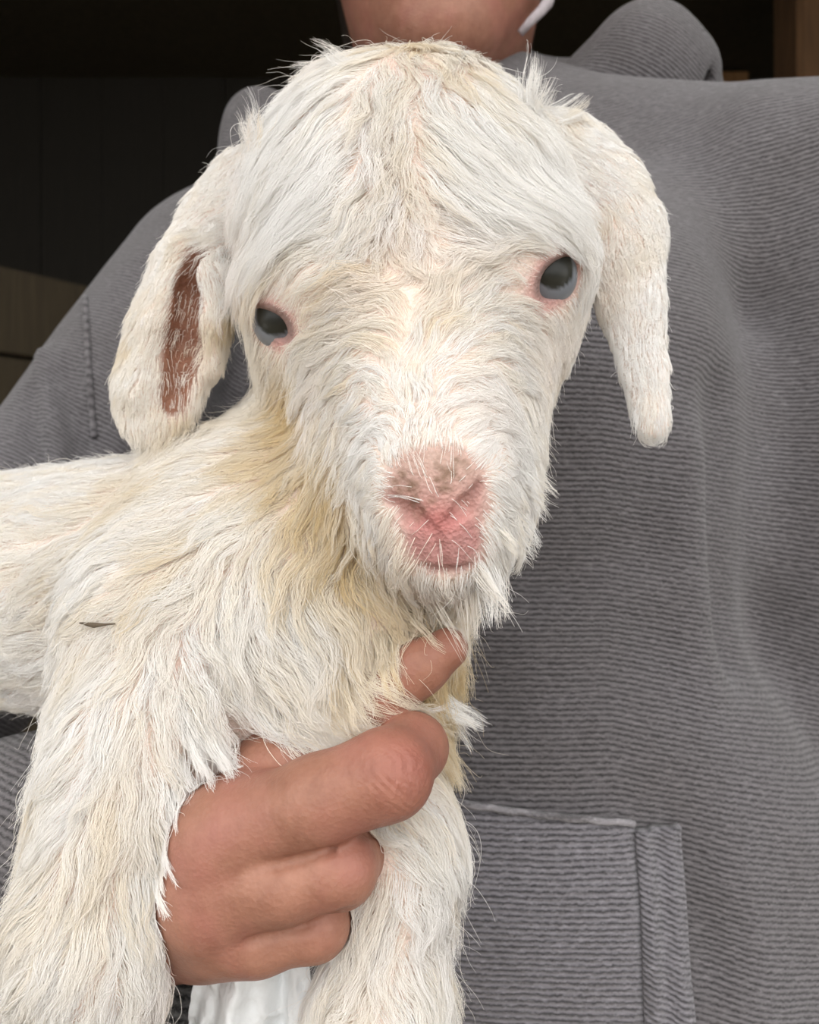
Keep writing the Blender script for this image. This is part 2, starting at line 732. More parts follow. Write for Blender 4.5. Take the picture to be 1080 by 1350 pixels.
part_box('top_rail', (-0.75, 0.75, -0.022, 0.022, 1.442, 1.60), M_BROWNWOOD, part)
bv, bf = box_mesh(-0.072, 0.072, -0.012, 0.012, 0.0, 1.437, 0.004)
b0 = None
for i in range(10):
    if b0 is None:
        o = b0 = mesh_obj('board', bv, bf, M_BROWNWOOD, None, smooth=False)
    else:
        o = b0.copy()
        COL.objects.link(o)
    o.location = (-0.675 + i * 0.15 - 0.005, 0, 0)
    o.parent = part

post = empty('barn_post', (0.945, 1.95, 0), 'reddish brown wooden post behind the higher shoulder', 'post')
part_box('shaft', (-0.12, 0.12, -0.07, 0.07, 0, 2.45), M_REDWOOD, post, 0.012)
part_box('base_block', (-0.15, 0.15, -0.1, 0.1, 0, 0.18), M_REDWOOD, post, 0.012)
br = empty('wooden_bracket', (0.60, 2.66, 2.44), 'small raw orange-brown wooden block on the back wall beside the hood', 'bracket')
br.location = (0.94, 2.646, 2.40)
part_box('block', (-0.05, 0.05, -0.06, 0.0, 0.0, 0.036), M_ORANGEWOOD, br, 0.004)
part_box('backing_strip', (-0.05, 0.05, -0.012, 0.0, -0.14, 0.0), M_DARKWOOD, br, 0.003)

# ------------------------------------------------------------------ the person: hoodie
SH_L = A(278, 382, 0.63)       # the shoulder of the arm that holds the kid
EL_L = np.array([-0.310, 0.462, 0.978])
WR = A(236, 1166, 0.300)
SH_R = A(1085, 262, 0.545)
EL_R = A(1075, 1080, 0.525)
HD_R = np.array([0.30, 0.50, 0.76])

torso = Field()
torso.el(A(690, 560, 0.53), (0.128, 0.118, 0.155), k=0.05)
torso.el(A(650, 1180, 0.515), (0.165, 0.142, 0.24), k=0.08)
torso.el(A(900, 1330, 0.47), (0.105, 0.09, 0.16), k=0.05)
torso.rc(A(600, 215, 0.63), A(960, 250, 0.555), 0.062, 0.060, k=0.06)
torso.rc(A(600, 215, 0.63), A(350, 345, 0.640), 0.062, 0.060, k=0.06)
torso.el(A(640, 640, 0.62), (0.155, 0.10, 0.25), k=0.06)
arm_l = Field()
arm_l.chain([(SH_L, 0.063), (EL_L, 0.056), (WR + 0.25 * (EL_L - WR), 0.044), (WR + 0.1 * (EL_L - WR), 0.038)], k=0.03)
arm_r = Field()
arm_r.chain([(SH_R, 0.066), (EL_R, 0.058), (HD_R, 0.046)], k=0.03)


class Hoodie(Field):
    def parts(self, p):
        return torso(p), arm_l(p), arm_r(p)

    def __call__(self, p):
        t, l, r = self.parts(p)
        d = smin(smin(t, l, 0.035), r, 0.030)
        # folds pressed into and raised from the cloth
        for a, b, ra, amp in FOLDS:
            w = seg_dist(p, a, b)
            d = d - amp * np.exp(-(w / ra) ** 2)
        d = d - 0.0012 * vnoise(p, 34, 3) - 0.0022 * vnoise(p, 15, 5)
        return smax(d, 0.79 - p[:, 2], 0.008)


FOLDS = [   # from, to (picture), width, height
    ((905, 600), (925, 900), 0.016, 0.007), ((948, 520), (965, 860), 0.014, -0.010), ((990, 480), (985, 720), 0.016, 0.006),
    ((690, 770), (840, 700), 0.020, -0.005), ((640, 900), (830, 850), 0.022, -0.004), ((700, 830), (850, 780), 0.018, 0.003),
    ((58, 470), (74, 620), 0.006, 0.009), ((84, 490), (118, 590), 0.009, -0.010), ((40, 520), (52, 620), 0.007, -0.008),
    ((330, 440), (300, 520), 0.008, -0.006), ((345, 470), (310, 545), 0.006, 0.004),
    ((985, 130), (960, 330), 0.020, 0.004), ((800, 170), (870, 330), 0.030, -0.005), ((880, 240), (925, 420), 0.025, 0.004),
    ((890, 1120), (930, 1260), 0.016, -0.006), ((960, 1160), (1000, 1330), 0.018, 0.004), ((600, 1150), (800, 1180), 0.03, 0.003),
]
hoodie_f = Hoodie()
F2, FOLDS = FOLDS, []
fpx = [(q[0], q[1]) for a, b, _, _ in F2 for q in (a, b)]
_, ft = march(hoodie_f, [q[0] for q in fpx], [q[1] for q in fpx], 0.30, 0.9)
FOLDS = [(A(*fpx[2 * i], ft[2 * i]), A(*fpx[2 * i + 1], ft[2 * i + 1]), r_, a_) for i, (_, _, r_, a_) in enumerate(F2)]
P, F, N = polygonize(hoodie_f, (-0.46, 0.20, 0.76), (0.46, 0.80, 1.50), 0.0052)
person = empty('person', (0.03, 0.55, 0), 'person in a charcoal ribbed hoodie cradling the white goat kid', 'person')
hoodie = mesh_obj('hoodie', P, F, M_HOODIE, person)
hoodie['label'] = 'washed charcoal hoodie of horizontally ribbed cotton'
t, l, r = hoodie_f.parts(P)
ax_l = (EL_L - SH_L) / np.linalg.norm(EL_L - SH_L)
ax_f = (WR - EL_L) / np.linalg.norm(WR - EL_L)
ax_r = (EL_R - SH_R) / np.linalg.norm(EL_R - SH_R)
u1 = (P - EL_L) @ ax_l
u2 = (P - EL_L) @ ax_f
rib_t = P[:, 2] + 0.02 * P[:, 0] + 0.35 * np.maximum(P[:, 0] - 0.09, 0) ** 1.0 * np.clip((1.25 - P[:, 2]) * 3, -.6, .6) + 0.6 * (P[:, 1] - 0.45) * sstep(P[:, 2], 1.15, 1.35)
rib = np.where((l < t) & (l < r), np.where(u1 < -0.02, -u1, P[:, 2] - 0.45 * P[:, 0]), rib_t)
set_float(hoodie, 'rib', rib)
hood_bvh = BVHTree.FromPolygons([Vector(x) for x in P], [list(map(int, q)) for q in F])


def cloth_y(x, z):
    """front of the hoodie at a given place across and height"""
    h = hood_bvh.ray_cast(Vector((x, 0.30, z)), Vector((0, 1, 0)), 0.6)
    return (h[0].y, np.array(h[1])) if h[0] is not None else (None, None)


def cloth_sheet(name, corner_fn, nu, nv, off, thick, parent, mat, edge=0.0, relief=None):
    """a sewn-on panel lying on the cloth: u,v -> x,z, lifted by off"""
    top, us = [], []
    for j in range(nv + 1):
        for i in range(nu + 1):
            x, z = corner_fn(i / nu, j / nv)
            y, n = cloth_y(x, z)
            if y is None:
                y = 0.4
            e = 0.0
            if relief:
                e = relief(i / nu, j / nv)
            top.append((x, y - off - e, z))
    top = np.array(top)
    bot = top + np.array([0, thick + 0.004, 0])
    V = np.concatenate([top, bot])
    n1 = len(top)
    Fs = []
    w = nu + 1
    for j in range(nv):
        for i in range(nu):
            a = j * w + i
            Fs.append((a, a + 1, a + w + 1, a + w))
            Fs.append((n1 + a, n1 + a + w, n1 + a + w + 1, n1 + a + 1))
    for i in range(nu):
        a, b = i, nv * w + i
        Fs.append((a, n1 + a, n1 + a + 1, a + 1))
        Fs.append((b, b + 1, n1 + b + 1, n1 + b))
    for j in range(nv):
        a, b = j * w, j * w + nu
        Fs.append((a, a + w, n1 + a + w, n1 + a))
        Fs.append((b, n1 + b, n1 + b + w, b + w))
    o = mesh_obj(name, V, np.array(Fs, dtype=np.int32), mat, parent)
    set_float(o, 'rib', V[:, 2] + 0.03 * V[:, 0] + 0.0011)
    return o


# kangaroo pocket: its right edge is the folded, double stitched opening
def px_on_cloth(px, py):
    d = Vector(A(px, py, 1.0) - CAM)
    h = hood_bvh.ray_cast(Vector(CAM), d.normalized(), 2)
    return None if h[0] is None else np.array(h[0])


PTL, PTM, PTR, PBR = px_on_cloth(560, 1044), px_on_cloth(832, 1079), px_on_cloth(892, 1084), px_on_cloth(912, 1345)
EDGE_DX = (PBR[0] - PTR[0]) / (PTR[2] - PBR[2])
SLOPE = (PTM[2] - PTL[2]) / (PTM[0] - PTL[0])
HEMW = PTR[0] - PTM[0]
XL = PTL[0] - 0.14
ZB = 0.805


def pocket_xy(u, v):
    zt = PTL[2] + SLOPE * (XL + u * (PTM[0] - XL) - PTL[0])
    z = zt + (ZB - zt) * v
    xr = PTM[0] + EDGE_DX * (PTM[2] - z)
    return XL + u * (xr - XL), z


def hem_xy(u, v):
    z = PTR[2] + 0.0005 + (ZB - PTR[2]) * v
    return PTM[0] + EDGE_DX * (PTM[2] - z) + u * HEMW, z


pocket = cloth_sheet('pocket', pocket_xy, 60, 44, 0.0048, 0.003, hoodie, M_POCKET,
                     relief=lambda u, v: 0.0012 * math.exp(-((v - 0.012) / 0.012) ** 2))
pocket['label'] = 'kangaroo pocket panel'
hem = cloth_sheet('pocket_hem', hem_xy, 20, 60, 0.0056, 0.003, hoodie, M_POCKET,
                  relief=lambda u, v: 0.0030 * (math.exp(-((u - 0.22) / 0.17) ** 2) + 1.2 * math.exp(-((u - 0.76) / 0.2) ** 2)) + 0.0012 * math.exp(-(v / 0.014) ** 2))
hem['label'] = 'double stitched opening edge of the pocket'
rv = np.empty(len(hem.data.vertices) * 3, dtype=np.float32)
hem.data.vertices.foreach_get('co', rv)
rv = rv.reshape(-1, 3)
ra = rv[:, 2] + 0.45 * (rv[:, 0] - PTM[0])
hem.data.attributes['rib'].data.foreach_set('value', ra)


def tube(pts, r, seg=8, rfun=None):
    pts = [np.asarray(p, float) for p in pts]
    V, Fs = [], []
    up = np.array([0.3, 1.0, 0.2])
    n = len(pts)
    for i, p in enumerate(pts):
        t = pts[min(i + 1, n - 1)] - pts[max(i - 1, 0)]
        t /= np.linalg.norm(t)
        s = np.cross(t, up)
        s /= np.linalg.norm(s)
        w = np.cross(s, t)
        rr = r if rfun is None else r * rfun(i / (n - 1))
        for k in range(seg):
            a = 2 * math.pi * k / seg
            V.append(p + rr * (math.cos(a) * s + math.sin(a) * w))
    for i in range(n - 1):
        for k in range(seg):
            a, b = i * seg + k, i * seg + (k + 1) % seg
            Fs.append((a, b, b + seg, a + seg))
    Fs.append(tuple(range(seg))[::-1])
    Fs.append(tuple(range((n - 1) * seg, n * seg)))
    return V, Fs


# piping of the pocket's top edge and the arm-hole seam on the lower shoulder
pts = []
for i in range(40):
    x, z = pocket_xy(0.3 + 0.7 * i / 39, 0)
    y, _ = cloth_y(x, z)
    pts.append((x, y - 0.0062, z + 0.0004 * math.sin(i * 1.9)))
v, f = tube(pts, 0.0015)
o = mesh_obj('pocket_seam', v, f, M_SEAM, hoodie)
set_float(o, 'rib', np.array(v)[:, 2] * 0.4)
pts = []
for i in range(26):
    q = px_on_cloth(113 + 12 * (i / 25) ** 1.3, 392 + 185 * i / 25)
    if q is not None:
        pts.append(q + np.array([0, -0.0009, 0]))
v, f = tube(pts, 0.0019)
o = mesh_obj('sleeve_seam', v, f, M_HOODIE, hoodie)
set_float(o, 'rib', np.array(v)[:, 2] * 0.4)

# the hood, thrown back and bunched on both shoulders
hood = Field()
hood.chain([(A(765, 155, 0.60), 0.022), (A(855, 82, 0.585), 0.032), (A(898, 92, 0.590), 0.024)], k=0.02)
hood.el(A(845, 125, 0.60), (0.046, 0.036, 0.034), k=0.02)
hood.rc(A(922, 72, 0.605), A(935, 130, 0.60), 0.010, 0.011, k=0.008)
hood.rc(A(914, 62, 0.572), A(930, 118, 0.574), 0.0045, 0.004, k=0.006, op='-')
hood.chain([(A(790, 150, 0.64), 0.035), (A(640, 150, 0.735), 0.045), (A(470, 190, 0.73), 0.045), (A(352, 178, 0.66), 0.028)], k=0.03)
hood.chain([(A(775, 140, 0.60), 0.024), (A(715, 180, 0.575), 0.021), (A(600, 205, 0.565), 0.020), (A(480, 215, 0.585), 0.020), (A(352, 190, 0.645), 0.024)], k=0.02)
hood.rc(A(338, 165, 0.645), A(338, 215, 0.64), 0.020, 0.026, k=0.02)
hood.fn_after.append(lambda p: 0.0015 * vnoise(p, 40, 11))
P, F, N = polygonize(hood, (-0.2, 0.5, 1.28), (0.32, 0.85, 1.52), 0.004)
o = mesh_obj('hood', P, F, M_HOODIE, hoodie)
set_float(o, 'rib', P[:, 2] + 0.5 * P[:, 0])
o['label'] = 'hood lying bunched behind the neck'
# pale edge of the collar beside the jaw
v, f = tube([A(686, 44, 0.535), A(700, 28, 0.532), A(714, 14, 0.532), A(722, 4, 0.535), A(728, -20, 0.55)], 0.0032, 10, lambda t: 0.75 + 0.5 * t)
o = mesh_obj('collar_edge', v, f, M_LINING, hoodie)
o['label'] = 'pale lilac collar edge beside the jaw'

# knitted cuff round the wrist
axis = (EL_L - WR) / np.linalg.norm(EL_L - WR)
s = np.cross(axis, [0, 0, 1.0])
s /= np.linalg.norm(s)
w = np.cross(s, axis)
V, Fs, rb = [], [], []
prof = [(-0.008, 0.0240), (-0.012, 0.0275), (-0.011, 0.0310), (-0.005, 0.0335), (0.008, 0.0350), (0.022, 0.0365), (0.036, 0.0385), (0.040, 0.036)]
SEG = 144
for (h, r0) in prof:
    for k in range(SEG):
        a = 2 * math.pi * k / SEG
        rr = r0 + 0.0009 * math.cos(48 * a)
        V.append(WR + np.array([-0.004, -0.016, -0.024]) + axis * h + rr * (math.cos(a) * s + math.sin(a) * w))
        rb.append(a * 0.036)
for j in range(len(prof) - 1):
    for k in range(SEG):
        a, b = j * SEG + k, j * SEG + (k + 1) % SEG
        Fs.append((a, b, b + SEG, a + SEG))
o = mesh_obj('cuff', V, Fs, M_CUFF, hoodie)
set_float(o, 'rib', np.array(rb))
o['label'] = 'black and grey knitted cuff'

# ------------------------------------------------------------------ the person: body with the holding hand
hand = Field()
MC = {'i': A(362, 1030, 0.264), 'm': A(300, 1105, 0.246), 'r': A(282, 1182, 0.248), 'p': A(300, 1216, 0.254)}
hand.rc(WR + axis * 0.05, WR, 0.022, 0.022, k=0.02)
for k_, r1 in (('i', 0.0135), ('m', 0.0138), ('r', 0.0128), ('p', 0.0118)):
    o_ = {'i': 0.010, 'm': 0.004, 'r': -0.004, 'p': -0.011}[k_]
    hand.rc(WR + np.array([0.35 * o_, -0.2 * abs(o_), o_]), MC[k_], 0.0175, r1, k=0.014)
hand.el(A(290, 1160, 0.270), (0.018, 0.016, 0.020), k=0.02)
fing = []


def finger(pts, k=0.005):
    g = Field()
    g.chain(pts, k=0.003)
    fing.append(g)


finger([(MC['i'], 0.0128), (A(498, 922, 0.2590), 0.0092), (A(554, 880, 0.2570), 0.0076), (A(590, 855, 0.2555), 0.0060)])
finger([(MC['m'], 0.0132), (A(420, 1056, 0.235), 0.0118), (A(510, 1021, 0.2325), 0.0116), (A(545, 986, 0.251), 0.0094), (A(522, 996, 0.272), 0.0080)])
finger([(MC['r'], 0.0125), (A(370, 1165, 0.238), 0.0106), (A(446, 1146, 0.237), 0.0100), (A(474, 1120, 0.253), 0.0086), (A(448, 1125, 0.272), 0.0075)])
finger([(MC['p'], 0.0112), (A(345, 1236, 0.246), 0.0094), (A(414, 1221, 0.2445), 0.0090), (A(438, 1203, 0.258), 0.0075), (A(418, 1208, 0.274), 0.0065)])
finger([(WR + np.array([0.01, 0.02, 0.03]), 0.016), (A(330, 1010, 0.30), 0.0125), (A(430, 960, 0.315), 0.0105), (A(500, 930, 0.32), 0.009)])


class Hand(Field):
    def __call__(self, p):
        d = hand(p)
        fs = [g(p) for g in fing]
        d4 = None
        for e in fs[:4]:
            d4 = e if d4 is None else smin(d4, e, 0.0015)
        d = smin(d, d4, 0.009)
        d = smin(d, fs[4], 0.008)
        # creases between the closed fingers run back to the webs
        for a, b in CREASE:
            d = d + 0.0014 * np.exp(-(seg_dist(p, a, b) / 0.0014) ** 2)
        return d


CREASE = [(A(372, 1150, 0.2235), A(498, 1098, 0.2215)), (A(350, 1238, 0.2325), A(460, 1184, 0.2290))]
cpx = [(366, 1143), (430, 1121), (490, 1099), (330, 1240), (400, 1222), (458, 1200)]
CR0, CREASE = CREASE, []
hand_f = Hand()
cq, _ = march(hand_f, [q[0] for q in cpx], [q[1] for q in cpx])
CREASE = [(cq[0], cq[1]), (cq[1], cq[2]), (cq[3], cq[4]), (cq[4], cq[5])]
HP, HF, HN = polygonize(hand_f, (-0.16, 0.205, 0.97), (0.035, 0.36, 1.13), 0.0013)

body_f = Field()
JAW = A(588, 10, 0.545)
body_f.el((0.022, 0.625, 1.545), (0.074, 0.094, 0.108), k=0.03)          # skull
body_f.el((0.022, 0.575, 1.480), (0.058, 0.062, 0.062), k=0.03)          # jaw
body_f.el((0.022, 0.530, 1.440), (0.026, 0.020, 0.020), k=0.03)          # chin
body_f.el((0.022, 0.520, 1.515), (0.013, 0.018, 0.015), k=0.015)         # nose tip
body_f.rc((0.022, 0.535, 1.555), (0.022, 0.522, 1.517), 0.009, 0.011, k=0.015)
body_f.el((0.022, 0.527, 1.475), (0.022, 0.012, 0.006), k=0.012)         # lips
for sx in (-1, 1):
    body_f.el((0.022 + sx * 0.030, 0.540, 1.553), (0.014, 0.012, 0.009), k=0.01, op='-')
    body_f.el((0.022 + sx * 0.030, 0.549, 1.553), (0.012, 0.012, 0.011), k=0.004)
    body_f.el((0.022 + sx * 0.076, 0.645, 1.552), (0.009, 0.018, 0.028), k=0.006)
body_f.rc((0.025, 0.640, 1.47), A(600, 230, 0.66), 0.050, 0.055, k=0.03)
body_f.el(A(690, 600, 0.56), (0.105, 0.07, 0.13), k=0.04)
body_f.el(A(660, 1150, 0.54), (0.13, 0.10, 0.22), k=0.06)
body_f.rc(A(600, 265, 0.65), SH_R, 0.045, 0.038, k=0.03)
body_f.rc(A(600, 265, 0.65), SH_L, 0.045, 0.038, k=0.03)
body_f.chain([(SH_L, 0.045), (EL_L, 0.038), (WR + axis * 0.03, 0.027)], k=0.02)
body_f.chain([(SH_R, 0.045), (EL_R, 0.038), (HD_R, 0.027)], k=0.02)
palm = HD_R + np.array([0.005, -0.02, -0.07])
body_f.el(palm, (0.017, 0.040, 0.05), k=0.02)
for i, (dy, L) in enumerate(((-0.034, .060), (-0.012, .070), (0.010, .064), (0.030, .05))):
    q = palm + np.array([0, dy, -0.04])
    body_f.chain([(q, 0.0095), (q + np.array([-0.006, -0.006, -L * .55]), 0.0088), (q + np.array([-0.018, -0.010, -L]), 0.0075)], k=0.004)
body_f.chain([(palm + np.array([-0.004, -0.03, 0.02]), 0.012), (palm + np.array([-0.014, -0.06, -0.015]), 0.0105), (palm + np.array([-0.018, -0.066, -0.045]), 0.0085)], k=0.01)
BP, BF, BN = polygonize(body_f, (-0.40, 0.24, 0.60), (0.48, 0.80, 1.68), 0.0075)
V = np.concatenate([HP, BP])
Fall = np.concatenate([HF, BF + len(HP)])
body = mesh_obj('body', V, Fall, M_SKIN, person)
PIPS = [(A(530, 1010, 0.222), 0.012, 1.0), (A(470, 1125, 0.226), 0.009, .5), (A(430, 1210, 0.234), 0.008, .5), (A(606, 850, 0.236), 0.009, .9), (A(560, 985, 0.222), 0.010, 0.5), (A(585, 880, 0.236), 0.01, 0.5)]
fl = np.zeros(len(V))
wr_ = np.zeros(len(V))
for c, r_, a_ in PIPS:
    fl += a_ * 0.4 * np.exp(-(np.linalg.norm(V - c, axis=1) / r_) ** 2)
c = A(528, 1030, 0.222)
dq = V - c
wr_ -= 0.5 * np.exp(-(np.linalg.norm(dq, axis=1) / 0.008) ** 2) * (0.5 + 0.5 * np.sin((dq[:, 0] * 0.8 + dq[:, 2] * 0.5) * 2600 + 2 * np.sin(dq[:, 2] * 900)))
for (a_, b_, n_) in ((A(430, 1040, .224), A(560, 990, .222), 9), (A(340, 1090, .23), A(420, 1060, .225), 6), (A(330, 1180, .23), A(440, 1140, .226), 8), (A(330, 1245, .235), A(420, 1215, .234), 7)):
    ax2 = (b_ - a_) / np.linalg.norm(b_ - a_)
    tt_ = (V - a_) @ ax2
    rr_ = np.linalg.norm(V - a_ - tt_[:, None] * ax2, axis=1)
    Lx = np.linalg.norm(b_ - a_)
    m_ = np.exp(-(rr_ / 0.011) ** 2) * sstep(tt_, 0, 0.3 * Lx) * (1 - sstep(tt_, 0.7 * Lx, Lx))
    wr_ -= 0.10 * m_ * (0.5 + 0.5 * np.sin(tt_ / Lx * 6.28 * n_ + 3 * vnoise(V, 160, 91)))
set_float(body, 'flush', np.clip(fl, 0, 0.8))
set_float(body, 'wrinkle', wr_)

# hair, trousers, shoes (outside the frame, for other viewpoints)
hf = Field()
hf.el((0.022, 0.650, 1.572), (0.083, 0.092, 0.100), k=0.03)
hf.el((0.022, 0.69, 1.50), (0.070, 0.055, 0.07), k=0.03)
hf.el((0.022, 0.52, 1.52), (0.066, 0.045, 0.08), k=0.015, op='-')
P, F, N = polygonize(hf, (-0.1, 0.5, 1.38), (0.15, 0.8, 1.70), 0.008)
mesh_obj('hair', P, F, M_DARKHAIR, person)
tf = Field()
tf.el((0.045, 0.545, 0.82), (0.165, 0.118, 0.13), k=0.05)
for sx in (-1, 1):
    tf.chain([((0.045 + sx * 0.085, 0.55, 0.80), 0.088), ((0.045 + sx * 0.095, 0.54, 0.45), 0.066), ((0.045 + sx * 0.10, 0.56, 0.09), 0.055)], k=0.02)
P, F, N = polygonize(tf, (-0.2, 0.4, 0.02), (0.3, 0.7, 0.97), 0.014)
mesh_obj('trousers', P, F, M_TROUSER, person)
for sx in (-1, 1):
    sf = Field()
    x0 = 0.045 + sx * 0.10
    sf.chain([((x0, 0.60, 0.040), 0.040), ((x0 + sx * 0.01, 0.50, 0.034), 0.040), ((x0 + sx * 0.015, 0.42, 0.028), 0.034)], k=0.02)
    sf.rc((x0, 0.58, 0.05), (x0, 0.575, 0.11), 0.042, 0.045, k=0.02)
    sf.el((x0, 0.5, -0.10), (0.4, 0.6, 0.101), k=0.004, op='-')
    P, F, N = polygonize(sf, (x0 - .09, .34, -.01), (x0 + .09, .68, .18), 0.009)
    mesh_obj('shoe', P, F, M_SHOE, person)

# ------------------------------------------------------------------ the goat kid: body
g = Field()
# trunk, neck and chest
g.chain([(A(285, 780, 0.338), 0.054), (np.array([-0.20, 0.365, 1.120]), 0.0395), (np.array([-0.33, 0.395, 1.113]), 0.050)], k=0.02)
g.rc(A(375, 730, 0.325), A(525, 480, 0.345), 0.042, 0.034, k=0.03)
g.el(A(388, 815, 0.297), (0.046, 0.040, 0.048), k=0.03)
g.rc(A(522, 690, 0.305), A(458, 835, 0.290), 0.025, 0.028, k=0.03)
g.el(A(462, 930, 0.283), (0.024, 0.026, 0.017), k=0.015)
# fore legs
g.chain([(A(225, 830, 0.290), 0.034), (A(186, 1000, 0.270), 0.0225), (A(172, 1100, 0.262), 0.0208), (A(130, 1250, 0.254), 0.0182), (A(112, 1500, 0.262), 0.0125), (A(95, 1590, 0.256), 0.0135)], k=0.015)
g.chain([(A(495, 960, 0.290), 0.017), (A(524, 1120, 0.263), 0.0148), (A(498, 1350, 0.258), 0.0150), (A(495, 1540, 0.262), 0.0110), (A(495, 1620, 0.258), 0.0130)], k=0.015)
# hind legs and tail, outside the frame
for dy in (-0.032, 0.030):
    g.chain([(np.array([-0.325, 0.395 + dy * .6, 1.10]), 0.034), (np.array([-0.290, 0.385 + dy, 1.045]), 0.022), (np.array([-0.345, 0.385 + dy, 0.985]), 0.0115), (np.array([-0.335, 0.380 + dy, 0.915]), 0.010), (np.array([-0.325, 0.372 + dy, 0.895]), 0.012)], k=0.012)
g.chain([(np.array([-0.372, 0.40, 1.135]), 0.012), (np.array([-0.395, 0.405, 1.125]), 0.009), (np.array([-0.41, 0.405, 1.10]), 0.006)], k=0.012)
# head
g.el(A(540, 262, 0.320), (0.0545, 0.050, 0.0470), k=0.02)
g.el(A(540, 315, 0.315), (0.0565, 0.042, 0.030), k=0.02)
g.el(A(548, 375, 0.302), (0.0465, 0.036, 0.030), k=0.02)
g.rc(A(548, 400, 0.290), A(572, 600, 0.247), 0.0355, 0.0205, k=0.02)
g.el(A(580, 656, 0.240), (0.0180, 0.0175, 0.0185), k=0.012)
g.el(A(588, 722, 0.243), (0.0145, 0.0142, 0.0105), k=0.011)
g.rc(A(466, 455, 0.312), A(520, 640, 0.268), 0.0245, 0.016, k=0.02)
g.rc(A(652, 445, 0.308), A(635, 640, 0.268), 0.0220, 0.015, k=0.02)
g.rc(A(560, 560, 0.330), A(592, 705, 0.262), 0.030, 0.013, k=0.02)
g.rc(A(378, 398, 0.292), A(430, 385, 0.276), 0.009, 0.009, k=0.014)     # brow ridges
g.rc(A(738, 335, 0.288), A(690, 345, 0.274), 0.009, 0.009, k=0.014)
# ear at the right of the picture: bends over and hangs beside the cheek
NB = np.array([0.0, 1.0, 0.0])
g.flat([(A(738, 215, 0.325), 0.020), (A(785, 258, 0.318), 0.0175), (A(826, 305, 0.312), 0.0130), (A(833, 400, 0.306), 0.0105), (A(850, 490, 0.302), 0.0070), (A(860, 558, 0.300), 0.0055)], NB, 0.45, k=0.010)
# ear at the left: open towards the lens
g.flat([(A(322, 240, 0.335), 0.014), (A(285, 290, 0.330), 0.0135), (A(252, 360, 0.322), 0.0145), (A(232, 440, 0.316), 0.0175), (A(208, 510, 0.312), 0.0155), (A(194, 545, 0.310), 0.0105)], np.array([0.15, 1.0, -0.1]), 0.40, k=0.010)
g.chain([(A(283, 325, 0.322), 0.0065), (A(279, 365, 0.311), 0.0055), (A(281, 430, 0.309), 0.0045), (A(280, 490, 0.308), 0.0030)], k=0.004)
g.chain([(A(243, 335, 0.316), 0.0055), (A(208, 430, 0.310), 0.0040), (A(180, 520, 0.306), 0.0030)], k=0.006)
g.rc(A(400, 420, 0.300), A(392, 470, 0.305), 0.014, 0.012, k=0.015)
g.rc(A(695, 372, 0.296), A(695, 440, 0.300), 0.0165, 0.012, k=0.015)


ON_PTS = [(262, 338), (255, 385), (245, 450), (228, 528), (516, 660), (538, 678), (562, 692), (632, 640), (614, 668), (590, 688), (576, 700), (582, 725), (588, 748),
          (560, 750), (588, 757), (616, 748), (361, 427), (733, 368), (577, 655), (588, 722), (578, 688), (260, 345), (226, 530)]
ON_T = dict(zip(ON_PTS, march(g, [q[0] for q in ON_PTS], [q[1] for q in ON_PTS])[1]))


def on(px, py, lift=0.0):
    """a point on the kid's skin"""
    return A(px, py, ON_T[(px, py)] - lift)


# hollow of the open ear, nostril slits, lip groove and mouth
cuts = []
cuts.append(([(on(262, 338, -.001), 0.0018), (on(255, 385, -.0012), 0.0046), (on(245, 450, -.0008), 0.0052), (on(228, 528, 0), 0.0026)], 0.004))
cuts.append(([(on(516, 660, .0002), 0.0009), (on(538, 678, 0), 0.0022), (on(562, 692, .0002), 0.0006)], 0.0022))
cuts.append(([(on(632, 640, .0002), 0.0009), (on(614, 668, 0), 0.0021), (on(590, 688, .0002), 0.0006)], 0.0022))
cuts.append(([(on(576, 700), 0.0003), (on(582, 725), 0.0006), (on(588, 748), 0.0006)], 0.002))
cuts.append(([(on(560, 750), 0.0004), (on(588, 757), 0.0010), (on(616, 748), 0.0004)], 0.002))
NOSTRIL = [cuts[1][0], cuts[2][0]]
GROOVE = [cuts[3][0], cuts[4][0]]
EARHOLE = cuts[0][0]
EYE_C = [on(361, 427), on(733, 368)]
for pts, k in cuts:
    g.chain(pts, k=k, op='-')
EYE_RAD = 0.0105
EYE_N = [g.grad(q[None])[0] for q in EYE_C]


EYES = []
for c, ax_px, hw, hh in ((EYE_C[0], (0.72, 0.69), 27, 14), (EYE_C[1], (-0.60, 0.80), 30, 18)):
    depth = c[1]
    E = EYE_N[len(EYES)]
    view = (c - CAM) / np.linalg.norm(c - CAM)
    long_ = np.array([ax_px[0], 0, -ax_px[1]])
    long_ -= view * (long_ @ view)
    long_ /= np.linalg.norm(long_)
    short = np.cross(view, long_)
    EYES.append((E, c, view, long_, short, hw / FOC * depth, hh / FOC * depth))


class Goat(Field):
    def __call__(self, p):
        d = g(p)
        # almond shaped lid openings, cut down to the eyeball
        for E, c, vw, lo, sh, hw, hh in EYES:
            q = p - c
            x, y = q @ lo, q @ sh
            R = (hw * hw + hh * hh) / (2 * hh)
            al = smax(np.hypot(x, y - (R - hh)), np.hypot(x, y + (R - hh)), 0.002) - R
            al = smax(al, (q @ vw) - 0.012, 0.001)
            d = smax(d, -al, 0.0022)
        return d - 0.0006 * vnoise(p, 120, 21)


goat_f = Goat()
GP, GF, GN = polygonize(goat_f, (-0.43, 0.19, 0.90), (0.115, 0.46, 1.345), 0.0020)
GP, GF, GN = refine(GP, GF, GN, goat_f, [(on(577, 655), 0.019), (on(588, 722), 0.015), (EYE_C[0], 0.011), (EYE_C[1], 0.011), (on(255, 385), 0.012), (on(245, 450), 0.012)])
kid = empty('goat_kid', (-0.09, 0.31, 0.93), 'newborn white goat kid with drooping ears and a pink nose', 'goat kid')
gbody = mesh_obj('body', GP, GF, M_HIDE, kid)


